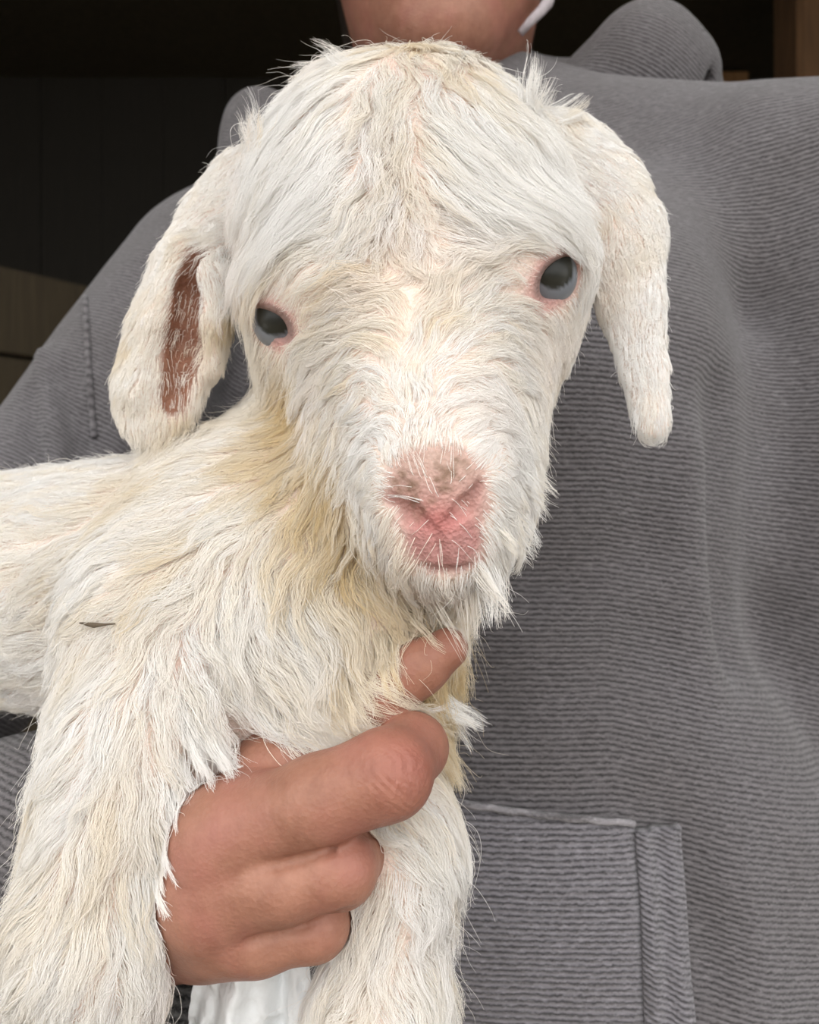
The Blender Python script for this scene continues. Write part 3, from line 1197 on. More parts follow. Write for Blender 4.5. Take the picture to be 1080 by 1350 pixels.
def proj(p):
    q = p - CAM
    return W / 2 + FOC * q[:, 0] / q[:, 1], H / 2 - FOC * q[:, 2] / q[:, 1]


gpx, gpy = proj(GP)
front = (GN * (GP - CAM)).sum(1) < 0.0
hide = np.tile(np.array([0.80, 0.67, 0.59]), (len(GP), 1))
hide *= (1 + 0.08 * vnoise(GP, 90, 31))[:, None]


def blend(mask, col):
    global hide
    m = np.clip(mask, 0, 1)[:, None]
    hide = hide * (1 - m) + np.array(col) * m


NOSE_C = on(577, 655)
nq = GP - NOSE_C
nose_r = np.sqrt(((nq[:, 0]) / (0.0150 + 0.10 * np.clip(nq[:, 2], -.02, .01))) ** 2 + (nq[:, 2] / 0.0135) ** 2 + (nq[:, 1] / 0.020) ** 2) + 0.07 * vnoise(GP, 420, 81)
nose_m = 1 - sstep(nose_r, 0.70, 1.12)
lip_q = GP - on(588, 722)
lip_r = np.sqrt((lip_q[:, 0] / 0.0125) ** 2 + (lip_q[:, 2] / 0.0090) ** 2 + (lip_q[:, 1] / 0.016) ** 2) + 0.08 * vnoise(GP, 420, 82)
lip_m = 1 - sstep(lip_r, 0.55, 1.15)
bare = np.maximum(nose_m, lip_m)
blend(nose_m, (0.50, 0.285, 0.250))
blend(lip_m, (0.49, 0.255, 0.235))
blend(nose_m * sstep(nq[:, 2], -0.004, 0.012), (0.53, 0.375, 0.315))
blend(np.exp(-(np.linalg.norm((GP - on(578, 688)) * [1, 1, 1.6], axis=1) / 0.007) ** 2) * .8, (0.54, 0.19, 0.175))
for ch, r_, a_ in ((NOSTRIL[0], .0016, .9), (NOSTRIL[1], .0014, .8), (GROOVE[0], .0008, .6), (GROOVE[1], .0011, .8)):
    for (a, _), (b, _) in zip(ch, ch[1:]):
        blend(a_ * np.exp(-(seg_dist(GP, a, b) / r_) ** 2), (0.28, 0.10, 0.09))
sp = np.random.default_rng(5)
for (cx, cy, n_, s_) in ((536, 634, 16, 9), (546, 641, 8, 7), (588, 627, 16, 10), (580, 640, 8, 8), (602, 616, 5, 6), (566, 668, 6, 9), (616, 612, 3, 4), (545, 665, 4, 7), (590, 612, 5, 9)):
    for _ in range(n_):
        c = A(cx + sp.normal() * s_, cy + sp.normal() * s_, NOSE_C[1])
        blend(0.42 * np.exp(-((np.hypot(GP[:, 0] - c[0], GP[:, 2] - c[2])) / sp.uniform(.0005, .0011)) ** 2) * (GP[:, 1] < 0.24), (0.16, 0.095, 0.05))
# inside of the open ear
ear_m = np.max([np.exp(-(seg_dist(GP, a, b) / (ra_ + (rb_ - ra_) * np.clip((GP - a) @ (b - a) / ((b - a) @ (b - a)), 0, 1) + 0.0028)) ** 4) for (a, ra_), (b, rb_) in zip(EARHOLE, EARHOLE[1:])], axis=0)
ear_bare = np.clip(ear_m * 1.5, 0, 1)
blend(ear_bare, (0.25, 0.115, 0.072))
# pink skin at the ear bases, above the eyes, between chest and leg
for c, r_, a_ in ((A(265, 275, .315), .012, .7), (A(300, 230, .32), .012, .6), (A(765, 260, .312), .010, .7), (A(720, 320, .275), .008, .5), (A(225, 915, .255), .008, .6), (A(120, 1165, .245), .008, .6), (A(130, 1040, .25), .010, .4), (A(300, 850, .258), .014, .5), (A(540, 120, .285), .015, .4), (A(515, 260, .27), .012, .3)):
    blend(a_ * np.exp(-(np.linalg.norm(GP - c, axis=1) / r_) ** 2), (0.76, 0.52, 0.48))
eye_bare = np.zeros(len(GP))
for E, c, vw, lo, sh, hw, hh in EYES:
    q = GP - c
    e = np.sqrt((q @ lo / (hw + .0020)) ** 2 + (q @ sh / (hh + .0020)) ** 2 + (np.maximum(q @ vw - .006, 0) / .01) ** 2)
    blend(1 - sstep(e, 0.85, 1.6), (0.62, 0.37, 0.33))
    blend((1 - sstep(e, 0.75, 1.05)), (0.30, 0.20, 0.18))
    eye_bare = np.maximum(eye_bare, 1 - sstep(e, 1.0, 1.5))
    q2 = GP - (c - 0.0085 * np.array([0, 0, 1]) - sh * 0)
    blend(0.7 * np.exp(-(np.linalg.norm(q2, axis=1) / 0.0042) ** 2), (0.68, 0.34, 0.31))
set_color(gbody, 'hide', hide)

# eyes


def mat_eye():
    m, nt, b = new_mat('goat_eye')
    c = attr(nt, 'eye').outputs['Color']
    nt.links.new(c, b.inputs['Base Color'])
    b.inputs['Roughness'].default_value = 0.30
    b.inputs['Specular IOR Level'].default_value = 0.25
    return m


M_EYE = mat_eye()
for (E, c, vw, lo, sh, hw, hh), gz, lab in zip(EYES, (np.array([-0.30, -0.80, 0.42]), np.array([0.24, -0.80, 0.42])), ('dark eye at the edge of the face', 'dark eye with a pale lower rim')):
    V, Fs = [], []
    NU, NV = 48, 32
    inw = 0.62 * vw - 0.38 * E
    inw /= np.linalg.norm(inw)
    ctr = c + inw * (EYE_RAD + 0.0006)
    for j in range(NV + 1):
        th = math.pi * j / NV
        for i in range(NU):
            ph = 2 * math.pi * i / NU
            V.append(ctr + EYE_RAD * np.array([math.sin(th) * math.cos(ph), math.sin(th) * math.sin(ph), math.cos(th)]))
    for j in range(NV):
        for i in range(NU):
            a, b = j * NU + i, j * NU + (i + 1) % NU
            Fs.append((a, a + NU, b + NU, b))
    V = np.array(V)
    o = mesh_obj('eye', V, Fs, M_EYE, kid)
    gz = gz / np.linalg.norm(gz)
    # iris looks at the lens, a little up
    iris_dir = -inw + np.array([0, 0, 0.40]) * (1 if lab.endswith('rim') else 0.8)
    iris_dir /= np.linalg.norm(iris_dir)
    dd = ((V - ctr) / EYE_RAD) @ iris_dir
    m = sstep(dd, 0.74, 0.79)[:, None]
    m2 = sstep(dd, 0.90, 0.97)[:, None]
    col = np.array([0.20, 0.215, 0.24]) * (1 - m) + (np.array([0.028, 0.028, 0.022]) * (1 - m2) + np.array([0.018, 0.019, 0.016]) * m2) * m
    set_color(o, 'eye', col)
    o['label'] = lab

# ------------------------------------------------------------------ the goat kid: coat
# combing of the coat: picture column, row, direction (right, down), length mm, lift, wave, cream
COMB = [
    # crown and forehead
    (470, 80, -0.7, 0.7, 15, .25, .5, .1), (560, 75, 0.2, 1.0, 10, .25, .8, .3), (640, 85, 0.8, 0.6, 14, .25, .4, .1), (720, 130, 0.7, 0.7, 14, .3, .4, .1),
    (400, 130, -0.7, 0.75, 18, .22, .35, .0), (350, 200, -0.5, 0.85, 18, .25, .35, .05), (460, 180, -0.55, 0.85, 19, .22, .4, .0), (420, 260, -0.75, 0.65, 20, .25, .4, .0),
    (340, 290, -0.6, 0.8, 18, .25, .4, .05), (480, 290, -0.5, 0.85, 13, .16, .6, .15), (320, 350, -0.2, 0.9, 12, .25, .4, .1), (380, 340, -0.9, 0.4, 16, .16, .5, .15),
    (515, 150, -0.1, 1.0, 13, .22, 1.0, .25), (525, 230, 0.1, 1.0, 15, .22, 1.0, .25), (530, 310, 0.0, 1.0, 10, .16, 1.0, .25),
    (580, 150, 0.35, 0.95, 18, .22, .4, .0), (640, 160, 0.75, 0.65, 20, .25, .35, .0), (580, 220, 0.25, 0.97, 19, .22, .5, .0), (640, 240, 0.75, 0.65, 21, .25, .4, .0),
    (700, 220, 0.5, 0.85, 18, .25, .4, .0), (600, 290, 0.8, 0.5, 13, .15, .55, .08), (680, 290, 0.9, 0.3, 14, .14, .4, .05), (450, 330, -0.9, 0.35, 14, .15, .7, .2), (620, 325, 0.92, 0.1, 13, .14, .6, .15), (740, 270, 0.3, 0.95, 10, .18, .3, .1),
    # brows, bridge of the nose
    (440, 370, -0.92, 0.1, 17, .25, .6, .3), (400, 400, -0.8, 0.45, 14, .22, .5, .3), (345, 395, -0.6, 0.8, 9, .25, .3, .3), (500, 380, -0.75, -0.3, 15, .22, .8, .35), (545, 365, 0.25, 0.6, 10, .2, 1.0, .4), (550, 405, 0.3, -0.6, 10, .2, 1.0, .45),
    (600, 370, 0.55, -0.65, 14, .22, .7, .3), (650, 350, 0.8, -0.35, 14, .2, .5, .2), (690, 330, 0.7, 0.2, 8, .15, .3, .1), (700, 400, 0.9, 0.2, 7, .15, .3, .15),
    (440, 430, -0.93, 0.25, 14, .22, .7, .25), (500, 440, -0.75, -0.2, 12, .22, .8, .3), (550, 440, 0.0, -0.8, 9, .2, .8, .35), (610, 430, 0.7, -0.5, 12, .2, .7, .25), (660, 430, 0.9, -0.2, 11, .2, .5, .15),
    (420, 500, -0.9, 0.4, 11, .22, .8, .15), (480, 500, -0.95, 0.1, 10, .22, .9, .1), (540, 500, -0.1, -0.7, 5, .15, .6, .2), (600, 490, 0.85, -0.3, 10, .2, .7, .05), (660, 500, 0.95, 0.05, 11, .2, .5, .05), (720, 480, 0.7, 0.7, 6, .2, .4, .2),
    (440, 560, -0.8, 0.6, 10, .25, .9, .2), (500, 560, -0.9, 0.2, 8, .22, .9, .05), (550, 555, 0.0, -0.8, 5, .18, .7, .05), (600, 550, 0.8, -0.4, 8, .2, .7, .0), (660, 560, 0.9, 0.2, 10, .2, .5, .0), (705, 570, 0.6, 0.8, 7, .25, .4, .2),
    (520, 600, -0.5, -0.6, 4, .2, .5, .05), (575, 592, 0.1, -0.9, 3.2, .2, .5, .1), (640, 592, 0.6, -0.6, 4, .2, .5, .0),
    (482, 640, -0.9, 0.45, 6, .28, .7, .1), (490, 700, -0.8, 0.65, 8, .3, .7, .2), (525, 745, -0.5, 0.85, 9, .3, .6, .2), (668, 630, 0.9, 0.3, 7, .28, .5, .0), (675, 690, 0.75, 0.7, 9, .3, .5, .0), (640, 755, 0.4, 0.9, 9, .3, .5, .05), (585, 775, 0.0, 1.0, 10, .3, .5, .1),
    # throat and chest
    (430, 620, -0.4, 0.9, 13, .25, .8, .85), (480, 720, -0.1, 1.0, 18, .25, .9, .7), (550, 800, 0.15, 1.0, 20, .28, .8, .75), (620, 790, 0.2, 1.0, 18, .3, .6, .35), (500, 830, 0.2, 1.0, 22, .28, .9, .7),
    (420, 740, -0.25, 0.95, 18, .25, .8, .5), (440, 880, 0.35, 0.9, 22, .25, .8, .65), (380, 820, 0.3, 0.9, 20, .25, .8, .2), (360, 900, 0.65, 0.7, 22, .25, .8, .3), (330, 760, 0.0, 1.0, 18, .25, .8, .1), (550, 880, 0.35, 0.95, 18, .28, .7, .7),
    (430, 940, 0.85, 0.4, 22, .25, .7, .35), (360, 960, 0.9, 0.45, 22, .25, .6, .3), (500, 940, 0.8, 0.3, 14, .25, .6, .4),
    # neck, back and side
    (350, 600, -0.75, 0.55, 10, .18, .5, .75), (390, 570, -0.6, 0.7, 9, .2, .5, .9), (300, 580, -0.9, 0.1, 10, .18, .4, .2), (250, 640, -0.9, 0.3, 12, .18, .6, .2), (150, 620, -1, 0.0, 11, .18, .6, .1), (40, 640, -1, 0.1, 11, .18, .6, .1),
    (300, 690, -0.75, 0.6, 15, .22, .7, .15), (200, 720, -0.9, 0.35, 13, .2, .7, .1), (80, 720, -0.95, 0.25, 12, .2, .7, .1), (230, 790, -0.6, 0.8, 15, .22, .7, .15), (130, 800, -0.8, 0.55, 13, .2, .6, .15), (30, 800, -0.9, 0.35, 12, .2, .6, .1), (40, 880, -0.85, 0.4, 12, .22, .6, .1),
    # fore leg at the left
    (280, 850, 0.2, 0.95, 18, .25, .8, .15), (200, 870, -0.35, 0.95, 15, .22, .7, .1), (110, 880, -0.6, 0.8, 13, .22, .6, .1), (250, 930, 0.5, 0.85, 18, .3, .7, .05), (180, 960, -0.1, 1.0, 16, .25, .7, .2), (100, 970, -0.5, 0.85, 14, .25, .6, .1),
    (235, 1010, 0.35, 0.95, 17, .3, .6, .05), (170, 1060, 0.0, 1.0, 16, .25, .7, .35), (90, 1060, -0.45, 0.9, 15, .3, .6, .1), (220, 1100, 0.2, 1.0, 15, .25, .6, .1), (140, 1150, 0.1, 1.0, 15, .25, .7, .35), (50, 1160, -0.6, 0.8, 16, .35, .6, .1),
    (190, 1210, 0.1, 1.0, 14, .22, .6, .1), (110, 1240, -0.2, 1.0, 15, .25, .7, .2), (30, 1260, -0.7, 0.7, 16, .35, .6, .1), (170, 1310, 0.0, 1.0, 14, .22, .6, .05), (90, 1330, -0.3, 0.95, 15, .25, .6, .15),
    # fore leg at the right
    (540, 1090, 0.35, 0.9, 13, .3, .7, .15), (560, 1150, 0.6, 0.8, 13, .38, .7, .05), (520, 1160, -0.1, 1.0, 13, .25, .8, .1), (500, 1240, -0.35, 0.95, 13, .25, .9, .15), (545, 1250, 0.45, 0.9, 14, .32, .8, .1), (470, 1310, -0.5, 0.85, 13, .28, .8, .25), (530, 1330, 0.3, 0.95, 14, .3, .8, .1),
    # ears
    (300, 240, -0.6, 0.8, 5, .2, .3, .15), (250, 310, -0.45, 0.9, 4.5, .18, .3, .15), (200, 420, -0.3, 0.95, 4.5, .2, .3, .3), (170, 500, -0.25, 0.95, 5, .22, .3, .2), (160, 560, -0.2, 1.0, 5, .25, .3, .2), (230, 545, 0.0, 1.0, 5.5, .25, .3, .3), (285, 370, 0.1, 1.0, 4, .18, .3, .15), (285, 450, 0.1, 1.0, 4.5, .2, .3, .4), (270, 520, 0.1, 1.0, 5, .22, .3, .3),
    (790, 220, 0.7, 0.7, 6, .2, .3, .1), (840, 280, 0.4, 0.9, 5, .18, .3, .1), (800, 330, 0.15, 1.0, 5, .18, .3, .2), (855, 370, 0.0, 1.0, 4.5, .18, .3, .05), (820, 420, 0.2, 1.0, 5, .18, .3, .1), (850, 470, 0.1, 1.0, 5, .2, .3, .05), (860, 560, 0.1, 1.0, 6, .25, .3, .1),
]
CB = np.array(COMB, float)
gb = Baked(g, (-0.44, 0.18, 0.89), (0.125, 0.47, 1.355), 0.0028)
cpos, ct = march(g, CB[:, 0], CB[:, 1])
okc = ct < 0.45
CB, cpos = CB[okc], cpos[okc]
cdir = np.stack([CB[:, 2], np.zeros(len(CB)), -CB[:, 3]], 1)
cn = gb.grad(cpos)
cdir -= cn * (cdir * cn).sum(1)[:, None] * 0.9
cdir /= np.linalg.norm(cdir, axis=1)[:, None]
CVAL = CB[:, 4:8] * np.array([0.001, 0.72, 1, 1])
CVAL[:, 0] *= np.where(CB[:, 4] > 12, 1.55, np.where(CB[:, 4] > 6.5, 1.3, 1.05))
DEFD = np.array([-0.75, 0.05, -0.65])
DEFV = np.array([0.011, 0.2, 0.5, 0.15])


def comb(p):
    """direction of growth and length, lift, wave, cream at points of the coat"""
    D = np.zeros((len(p), 3))
    Vv = np.zeros((len(p), 4))
    for s0 in range(0, len(p), 20000):
        q = p[s0:s0 + 20000]
        d2 = ((q[:, None, :] - cpos[None]) ** 2).sum(2)
        w = 1.0 / (d2 + 0.004 ** 2) ** 2.2
        w0 = 1.0 / (0.030 ** 2) ** 2.2
        ws = w.sum(1) + w0
        D[s0:s0 + 20000] = (w @ cdir + w0 * DEFD) / ws[:, None]
        Vv[s0:s0 + 20000] = (w @ CVAL + w0 * DEFV) / ws[:, None]
    return D, Vv


# --- roots
tri = GF
va, vb, vc = GP[tri[:, 0]], GP[tri[:, 1]], GP[tri[:, 2]]
area = 0.5 * np.linalg.norm(np.cross(vb - va, vc - va), axis=1)
cen = (va + vb + vc) / 3
bare_v = np.maximum(np.maximum(np.clip(bare * 1.05 - 0.03, 0, 0.955), eye_bare), ear_bare * 0.92)
bare_t = bare_v[tri].mean(1)
nt_ = GN[tri[:, 0]]
facing = -(nt_ * (cen - CAM)).sum(1) / np.linalg.norm(cen - CAM, axis=1)
fx, fy = proj(cen)
inview = (fx > -60) & (fx < 1140) & (fy > -60) & (fy < 1410)
dens = np.where(facing > -0.25, 1.0, 0.45) * np.where(inview, 1.0, 0.10) * (1 - np.clip(bare_t * 1.02, 0, 1))
hand_d = np.full(len(cen), 1.0)
nearh = (np.abs(cen - np.array([-0.05, 0.26, 1.05])) < np.array([0.10, 0.08, 0.09])).all(1)
hand_d[nearh] = hand_f(cen[nearh])
dens[hand_d < 0.0004] = 0
dens[(cen[:, 2] < 0.945) & (cen[:, 0] > -0.2)] = 0
AREA_V = float((area * dens).sum())


def roots(n, seed, extra=None):
    r = np.random.default_rng(seed)
    w = area * dens if extra is None else area * dens * extra
    c = np.cumsum(w)
    t = np.searchsorted(c, r.random(n) * c[-1])
    t = np.minimum(t, len(tri) - 1)
    u, v_ = r.random(n), r.random(n)
    sw = u + v_ > 1
    u[sw], v_[sw] = 1 - u[sw], 1 - v_[sw]
    return va[t] + u[:, None] * (vb[t] - va[t]) + v_[:, None] * (vc[t] - va[t])


NG, NC, NP = 8500, 230000, 9
_, val_t = comb(cen[::1]) if len(cen) < 400000 else comb(cen)
short = np.clip(0.010 / np.maximum(val_t[:, 0], 0.003), 0.75, 2.6)
gr_root = roots(NG, 1, short)
ch_root = roots(NC, 2, short)


def grow(root, n, seed, stray=False, fixed=None):
    r = np.random.default_rng(seed)
    D, Vv = comb(root)
    if fixed is not None:
        L, lift, wave = fixed['len'] * r.uniform(.45, 1.2, len(root)), np.full(len(root), fixed['lift']), np.full(len(root), .5)
        D = np.tile(fixed['dir'], (len(root), 1)) + r.normal(0, fixed.get('spread', .12), (len(root), 3))
    else:
        L = Vv[:, 0] * r.uniform(0.75, 1.2, len(root))
        lift = Vv[:, 1] * r.uniform(0.5, 1.5, len(root))
        wave = Vv[:, 2]
        D = D + r.normal(0, 0.06 + 0.07 * wave[:, None], (len(root), 3))
    out = np.empty((len(root), n, 3))
    out[:, 0] = root - 0.0004 * gb.grad(root)
    p = root.copy()
    dirv = D
    ph = 5 * vnoise(root, 150, 73) + r.uniform(0, 1.5, len(root))
    fr = r.uniform(0.7, 1.5, len(root)) * (0.5 + L / 0.018)
    for k in range(1, n):
        t = k / (n - 1)
        nrm = gb.grad(p)
        if fixed is None:
            D2, _ = comb(p)
            dirv = 0.5 * dirv + 0.5 * D2
            dv = dirv - nrm * (dirv * nrm).sum(1)[:, None]
            an = wave * (0.75 * vnoise(p, 260, 71) + 0.45 * vnoise(p, 520, 72))
            dv = dv * np.cos(an)[:, None] + np.cross(nrm, dv) * np.sin(an)[:, None]
        else:
            dv = dirv
        dv = dv / (np.linalg.norm(dv, axis=1)[:, None] + 1e-9)
        p = p + dv * (L / (n - 1))[:, None]
        h = gb(p)
        tgt = lift * L * (t * (1.35 - 0.55 * t)) + 0.0003
        if fixed is None:
            p = p + nrm * np.clip(tgt - h, -0.004, 0.004)[:, None]
        else:
            p = p + nrm * np.maximum(tgt - h, 0)[:, None]
        side = np.cross(nrm, dv)
        out[:, k] = p + side * (wave * L * 0.085 * t * np.sin(6.28 * fr * t + ph))[:, None] + nrm * (wave * L * 0.035 * t * np.cos(6.28 * fr * t + ph * 1.7))[:, None]
    return out


G_ = grow(gr_root, NP, 11)
_, gval = comb(gr_root)
NM = NG // 7
km = KDTree(NM)
for i, q in enumerate(gr_root[:NM]):
    km.insert(q, i)
km.balance()
mg = np.array([km.find(q)[1] for q in gr_root])
T = np.linspace(0, 1, NP)
G_ = G_ + (G_[mg] - G_) * (0.55 * T ** 1.3)[None, :, None] * np.random.default_rng(8).uniform(0.2, 1.0, NG)[:, None, None] * np.clip((gval[:, 2] - 0.25) / 0.3, 0.05, 1.0)[:, None, None]
kd = KDTree(NG)
for i, q in enumerate(gr_root):
    kd.insert(q, i)
kd.balance()
near = np.array([kd.find(q)[1] for q in ch_root])
r = np.random.default_rng(4)
# mostly the nearest lock; colours and clump strength belong to the lock
lock_tone = r.normal(0, 1, NG)
calm = np.clip((gval[:, 2] - 0.25) / 0.3, 0.12, 1.0)      # short velvety hair of ears and lids hardly forms locks
clump = np.clip(r.normal(0.55, 0.18, NG), 0.15, 0.9) * calm
lock_tone = lock_tone * (0.3 + 0.7 * calm)
T = np.linspace(0, 1, NP)


def kids(Gs, idx, rt, cl, seed, rad):
    r = np.random.default_rng(seed)
    n = len(idx)
    lf = np.clip(r.normal(0.92, 0.16, n), 0.45, 1.15)
    tt = np.minimum(T[None] * lf[:, None], 1.0) * (NP - 1)
    i0 = np.minimum(tt.astype(int), NP - 2)
    fr = tt - i0
    base = Gs[idx][np.arange(n)[:, None], i0] * (1 - fr[..., None]) + Gs[idx][np.arange(n)[:, None], i0 + 1] * fr[..., None]
    off = rt - Gs[idx, 0]
    c = cl[idx] * r.uniform(0.6, 1.1, n)
    w = 1 - np.clip(c[:, None] * T[None] ** 1.4, 0, 0.95)
    Ln = np.linalg.norm(Gs[idx, -1] - Gs[idx, 0], axis=1)
    fz = r.normal(0, 1, (n, 3))
    fz2 = r.normal(0, 1, (n, 3))
    stray = (r.random(n) < 0.06) * 1.0
    fa = Ln * (0.025 + 0.14 * stray)
    return base + off[:, None, :] * w[..., None] + fa[:, None, None] * (fz[:, None, :] * T[None, :, None] ** 1.5 + 0.5 * fz2[:, None, :] * np.sin(T * 5.0)[None, :, None])


strands = [kids(G_, near, ch_root, clump, 21, 1)]
cols_idx = [near]
WHITE, CREAM, PINKW = np.array([0.925, 0.915, 0.895]), np.array([0.72, 0.58, 0.34]), np.array([0.90, 0.83, 0.78])


def tint_of(root, cream, tone, seed):
    r = np.random.default_rng(seed)
    st = sstep(vnoise(root, 75, 41) + 0.6 * vnoise(root, 190, 42), 0.15, 1.1)
    f = np.clip((cream - 0.04) * 0.95 + st * (0.12 + 0.8 * cream) + tone * 0.09, 0, 0.97)
    c = WHITE * (1 - f[:, None]) + CREAM * f[:, None]
    pk = np.clip(vnoise(root, 60, 43) * 0.5 - 0.1, 0, 0.5)
    c = c * (1 - pk[:, None]) + PINKW * pk[:, None]
    return np.clip(c * (1 + 0.025 * tone + r.normal(0, 0.025, len(root)))[:, None], 0, 0.95)


_, cval = comb(ch_root)
tints = [tint_of(ch_root, cval[:, 3], lock_tone[near], 51)]

# --- tufts that stand away from the coat: horn buds, chin, elbow, chest, finger gap
TUFTS = [  # column, row, radius px, locks, hairs, direction, length, lift, cream
    (333, 240, 13, 9, 240, (0.05, -0.10, 1.0), 0.024, .3, .35), (345, 215, 12, 6, 100, (-0.25, -0.15, 1.0), 0.020, .3, .1),
    (694, 160, 11, 8, 150, (0.05, -0.25, 1.0), 0.020, .3, .15), (705, 150, 14, 9, 120, (0.3, -0.25, 0.8), 0.014, .3, .05), (735, 150, 18, 10, 180, (0.8, -0.1, 0.35), 0.011, .25, .05), (450, 82, 18, 7, 260, (-0.8, -0.1, 0.30), 0.013, .25, .05),
    (690, 640, 25, 14, 300, (0.7, 0.0, -0.7), 0.007, .2, .05), (680, 700, 25, 14, 300, (0.65, 0.0, -0.8), 0.008, .2, .05), (650, 765, 28, 18, 480, (0.35, 0.0, -1.0), 0.013, .3, .1), (625, 800, 28, 18, 480, (0.15, 0.0, -1.0), 0.016, .3, .15),
    (260, 960, 22, 12, 620, (0.55, -0.45, -0.75), 0.024, .3, .0), (245, 1010, 22, 12, 560, (0.40, -0.35, -0.9), 0.024, .3, .0), (238, 1050, 20, 18, 420, (0.55, -0.55, -0.7), 0.015, .35, .05), (228, 1100, 18, 16, 360, (0.5, -0.55, -0.8), 0.012, .35, .05), (212, 1150, 16, 14, 300, (0.45, -0.5, -0.85), 0.010, .35, .1), (200, 1200, 16, 14, 280, (0.35, -0.4, -0.95), 0.009, .3, .1),
    (510, 845, 26, 14, 420, (0.25, -0.25, -0.95), 0.016, .3, .65), (445, 890, 24, 14, 360, (0.45, -0.35, -0.8), 0.015, .3, .6), (430, 965, 26, 12, 460, (0.9, -0.2, -0.2), 0.020, .3, .3), (545, 825, 22, 16, 520, (0.2, -0.55, -1.0), 0.019, .4, .6), (512, 845, 18, 16, 380, (0.25, -0.6, -1.0), 0.013, .45, .65), (565, 800, 18, 14, 360, (0.2, -0.5, -1.0), 0.020, .4, .55), (520, 950, 14, 10, 260, (0.9, -0.2, -0.05), 0.013, .35, .2), (578, 925, 16, 9, 380, (0.75, -0.05, -0.55), 0.016, .35, .0),
]
extra_roots, extra_strands, extra_tints = [], [], []
plan, mx_, my_ = [], [], []
for i, (px, py, rp, nl, nh, dv, L, lf, cr) in enumerate(TUFTS):
    r = np.random.default_rng(100 + i)
    for n_, k_ in ((nl, 1.0), (nh, 1.15)):
        ang, rad_ = r.uniform(0, 6.28, n_), rp * k_ * np.sqrt(r.random(n_))
        plan.append((len(mx_), len(mx_) + n_))
        mx_ += list(px + rad_ * np.cos(ang))
        my_ += list(py + rad_ * np.sin(ang))
mq, mt = march(g, mx_, my_)
mok = (mt < 0.45) & (np.abs(g(mq)) < 0.0012)
for i, (px, py, rp, nl, nh, dv, L, lf, cr) in enumerate(TUFTS):
    r = np.random.default_rng(500 + i)
    (a0, a1), (b0_, b1_) = plan[2 * i], plan[2 * i + 1]
    q = mq[a0:a1][mok[a0:a1]]
    q2 = mq[b0_:b1_][mok[b0_:b1_]]
    if len(q) == 0 or len(q2) == 0:
        continue
    dv = np.array(dv) / np.linalg.norm(dv)
    gg = grow(q, NP, 200 + i, fixed={'len': L, 'lift': lf, 'dir': dv, 'spread': .16})
    idx = np.argmin(((q2[:, None] - q[None]) ** 2).sum(2), 1)
    strands.append(kids(gg, idx, q2, np.full(len(q), .5), 300 + i, 1))
    tints.append(tint_of(q2, np.full(len(q2), cr), r.normal(0, 1, len(q))[idx], 400 + i))
S = np.concatenate(strands)
TI = np.concatenate(tints)
# hairs part around the holding hand and its fingers
for it in range(2):
    m = (np.abs(S - np.array([-0.04, 0.25, 1.055])) < np.array([0.10, 0.07, 0.085])).all(2)
    q = S[m]
    dh = hand_f(q)
    ins_ = dh < 0.0007
    qq = q[ins_]
    qq = qq + hand_f.grad(qq) * np.clip(0.0008 - dh[ins_], 0, 0.006)[:, None]
    q[ins_] = qq
    if it == 0:
        deep = np.zeros(len(S), bool)
        rows = np.nonzero(m)[0]
        deep[rows[dh < -0.0035]] = True
    S[m] = q
# and leave the eyes free
for E, c, vw, lo, sh, hw, hh in EYES:
    q = S - c
    e = (q @ lo / (hw + 0.0008)) ** 2 + (q @ sh / (hh + 0.0008)) ** 2
    deep |= ((e < 1) & (np.abs(q @ vw) < 0.02)).any(1)
S, TI = S[~deep], TI[~deep]
NH = len(S)
hc = bpy.data.hair_curves.new('fur')
hc.add_curves([NP] * NH)
hc.attributes['position'].data.foreach_set('vector', np.ascontiguousarray(S, dtype=np.float32).ravel())
ra = hc.attributes.get('radius') or hc.attributes.new('radius', 'FLOAT', 'POINT')
rr = np.random.default_rng(9).uniform(0.000055, 0.000090, NH)[:, None] * (1 - 0.72 * T[None] ** 1.5)
ra.data.foreach_set('value', rr.astype(np.float32).ravel())
ta = hc.attributes.new('tint', 'FLOAT_COLOR', 'CURVE')
ta.data.foreach_set('color', np.concatenate([TI, np.ones((NH, 1))], 1).astype(np.float32).ravel())
hc.materials.append(M_FUR)
fur = bpy.data.objects.new('fur', hc)
COL.objects.link(fur)
adopt(fur, kid)
fur['kind'] = 'stuff'
fur['label'] = 'white and cream wavy coat'
print('HAIRS', NH, 'AREA', AREA_V, len(GP))

# ------------------------------------------------------------------ paper towel under the hand
def mat_paper():
    m, nt, b = new_mat('soft_white_paper')
    b.inputs['Base Color'].default_value = (0.82, 0.84, 0.85, 1)
    b.inputs['Roughness'].default_value = 0.95
    f = noise_out(nt, 260, 5, 0.65)
    v = node(nt, 'ShaderNodeTexVoronoi', in_Scale=420.0)
    t = nt.nodes.new('ShaderNodeTexCoord')
    nt.links.new(t.outputs['Object'], v.inputs['Vector'])
    h = math_n(nt, 'ADD', f, math_n(nt, 'MULTIPLY', v.outputs['Distance'], 0.5))
    bump(nt, b, h, 0.5, 0.0012)
    return m


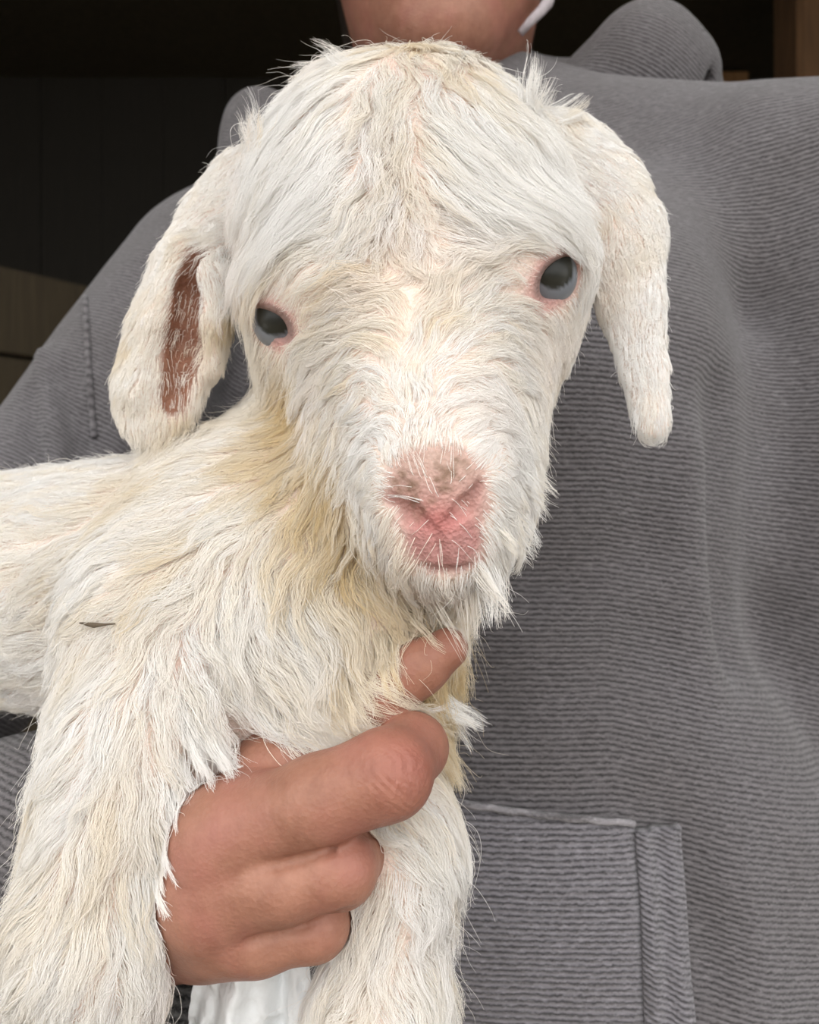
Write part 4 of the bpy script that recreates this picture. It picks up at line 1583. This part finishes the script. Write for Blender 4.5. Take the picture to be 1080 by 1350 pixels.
M_PAPER = mat_paper()
NU_, NV_ = 90, 60
top_l, top_r = A(258, 1262, 0.270), A(404, 1248, 0.264)
bot_l, bot_r = A(200, 1560, 0.272), A(452, 1540, 0.264)
uu, vv = np.meshgrid(np.linspace(0, 1, NU_ + 1), np.linspace(0, 1, NV_ + 1))
base = ((1 - vv)[..., None] * ((1 - uu)[..., None] * top_l + uu[..., None] * top_r) + vv[..., None] * ((1 - uu)[..., None] * bot_l + uu[..., None] * bot_r))
P3 = base.reshape(-1, 3)
u_, v_ = uu.ravel(), vv.ravel()
fold = 0.0075 * np.sin(u_ * 10.5 + 0.8 * np.sin(v_ * 3)) * (0.35 + 0.9 * v_) + 0.0028 * np.sin(u_ * 27 + 4 * v_) * (0.3 + v_)
crink = 0.0024 * np.abs(vnoise(P3, 170, 61)) + 0.0016 * np.abs(vnoise(P3, 330, 62)) + 0.0008 * vnoise(P3, 620, 65)
P3 = P3 + np.stack([0.0025 * vnoise(P3, 120, 63) * v_ + 0.003 * np.cos(u_ * 10.5) * v_, fold + crink, 0.004 * vnoise(P3, 90, 64) * v_], 1)
nrow = NU_ + 1
Fq = []
n1 = len(P3)
for j in range(NV_):
    for i in range(NU_):
        a = j * nrow + i
        Fq.append((a, a + nrow, a + nrow + 1, a + 1))
back = P3 + np.array([0, 0.0007, 0])
Fb = [tuple(x + n1 for x in q[::-1]) for q in Fq]
rim = [j * nrow for j in range(NV_ + 1)] + [NV_ * nrow + i for i in range(1, NU_ + 1)] + [j * nrow + NU_ for j in range(NV_ - 1, -1, -1)] + [i for i in range(NU_ - 1, 0, -1)]
Fr = [(rim[k], rim[k] + n1, rim[(k + 1) % len(rim)] + n1, rim[(k + 1) % len(rim)]) for k in range(len(rim))]
towel = mesh_obj('paper_towel', np.concatenate([P3, back]), np.array(Fq + Fb + Fr, dtype=np.int32), M_PAPER)
towel['label'] = 'crumpled white paper towel hanging below the holding hand'
towel['category'] = 'paper towel'

# ------------------------------------------------------------------ a sliver of chaff caught in the coat
M_CHAFF = mat_plain('dark_chaff', (0.10, 0.075, 0.05), 0.9, 300)
q0, _ = march(g, [112, 130, 158], [819, 822, 820])
v, f = tube([q + np.array([0, -0.0042, 0]) for q in (q0[0], 0.5 * (q0[0] + q0[1]), q0[1], 0.5 * (q0[1] + q0[2]), q0[2])], 0.0006, 6, lambda t: 0.35 + 1.2 * max(0, 1 - abs(t - 0.45) * 2.6))
o = mesh_obj('chaff_sliver', v, f, M_CHAFF)
o['label'] = 'tiny dark sliver of chaff lying on the kid\'s shoulder'
o['category'] = 'chaff'
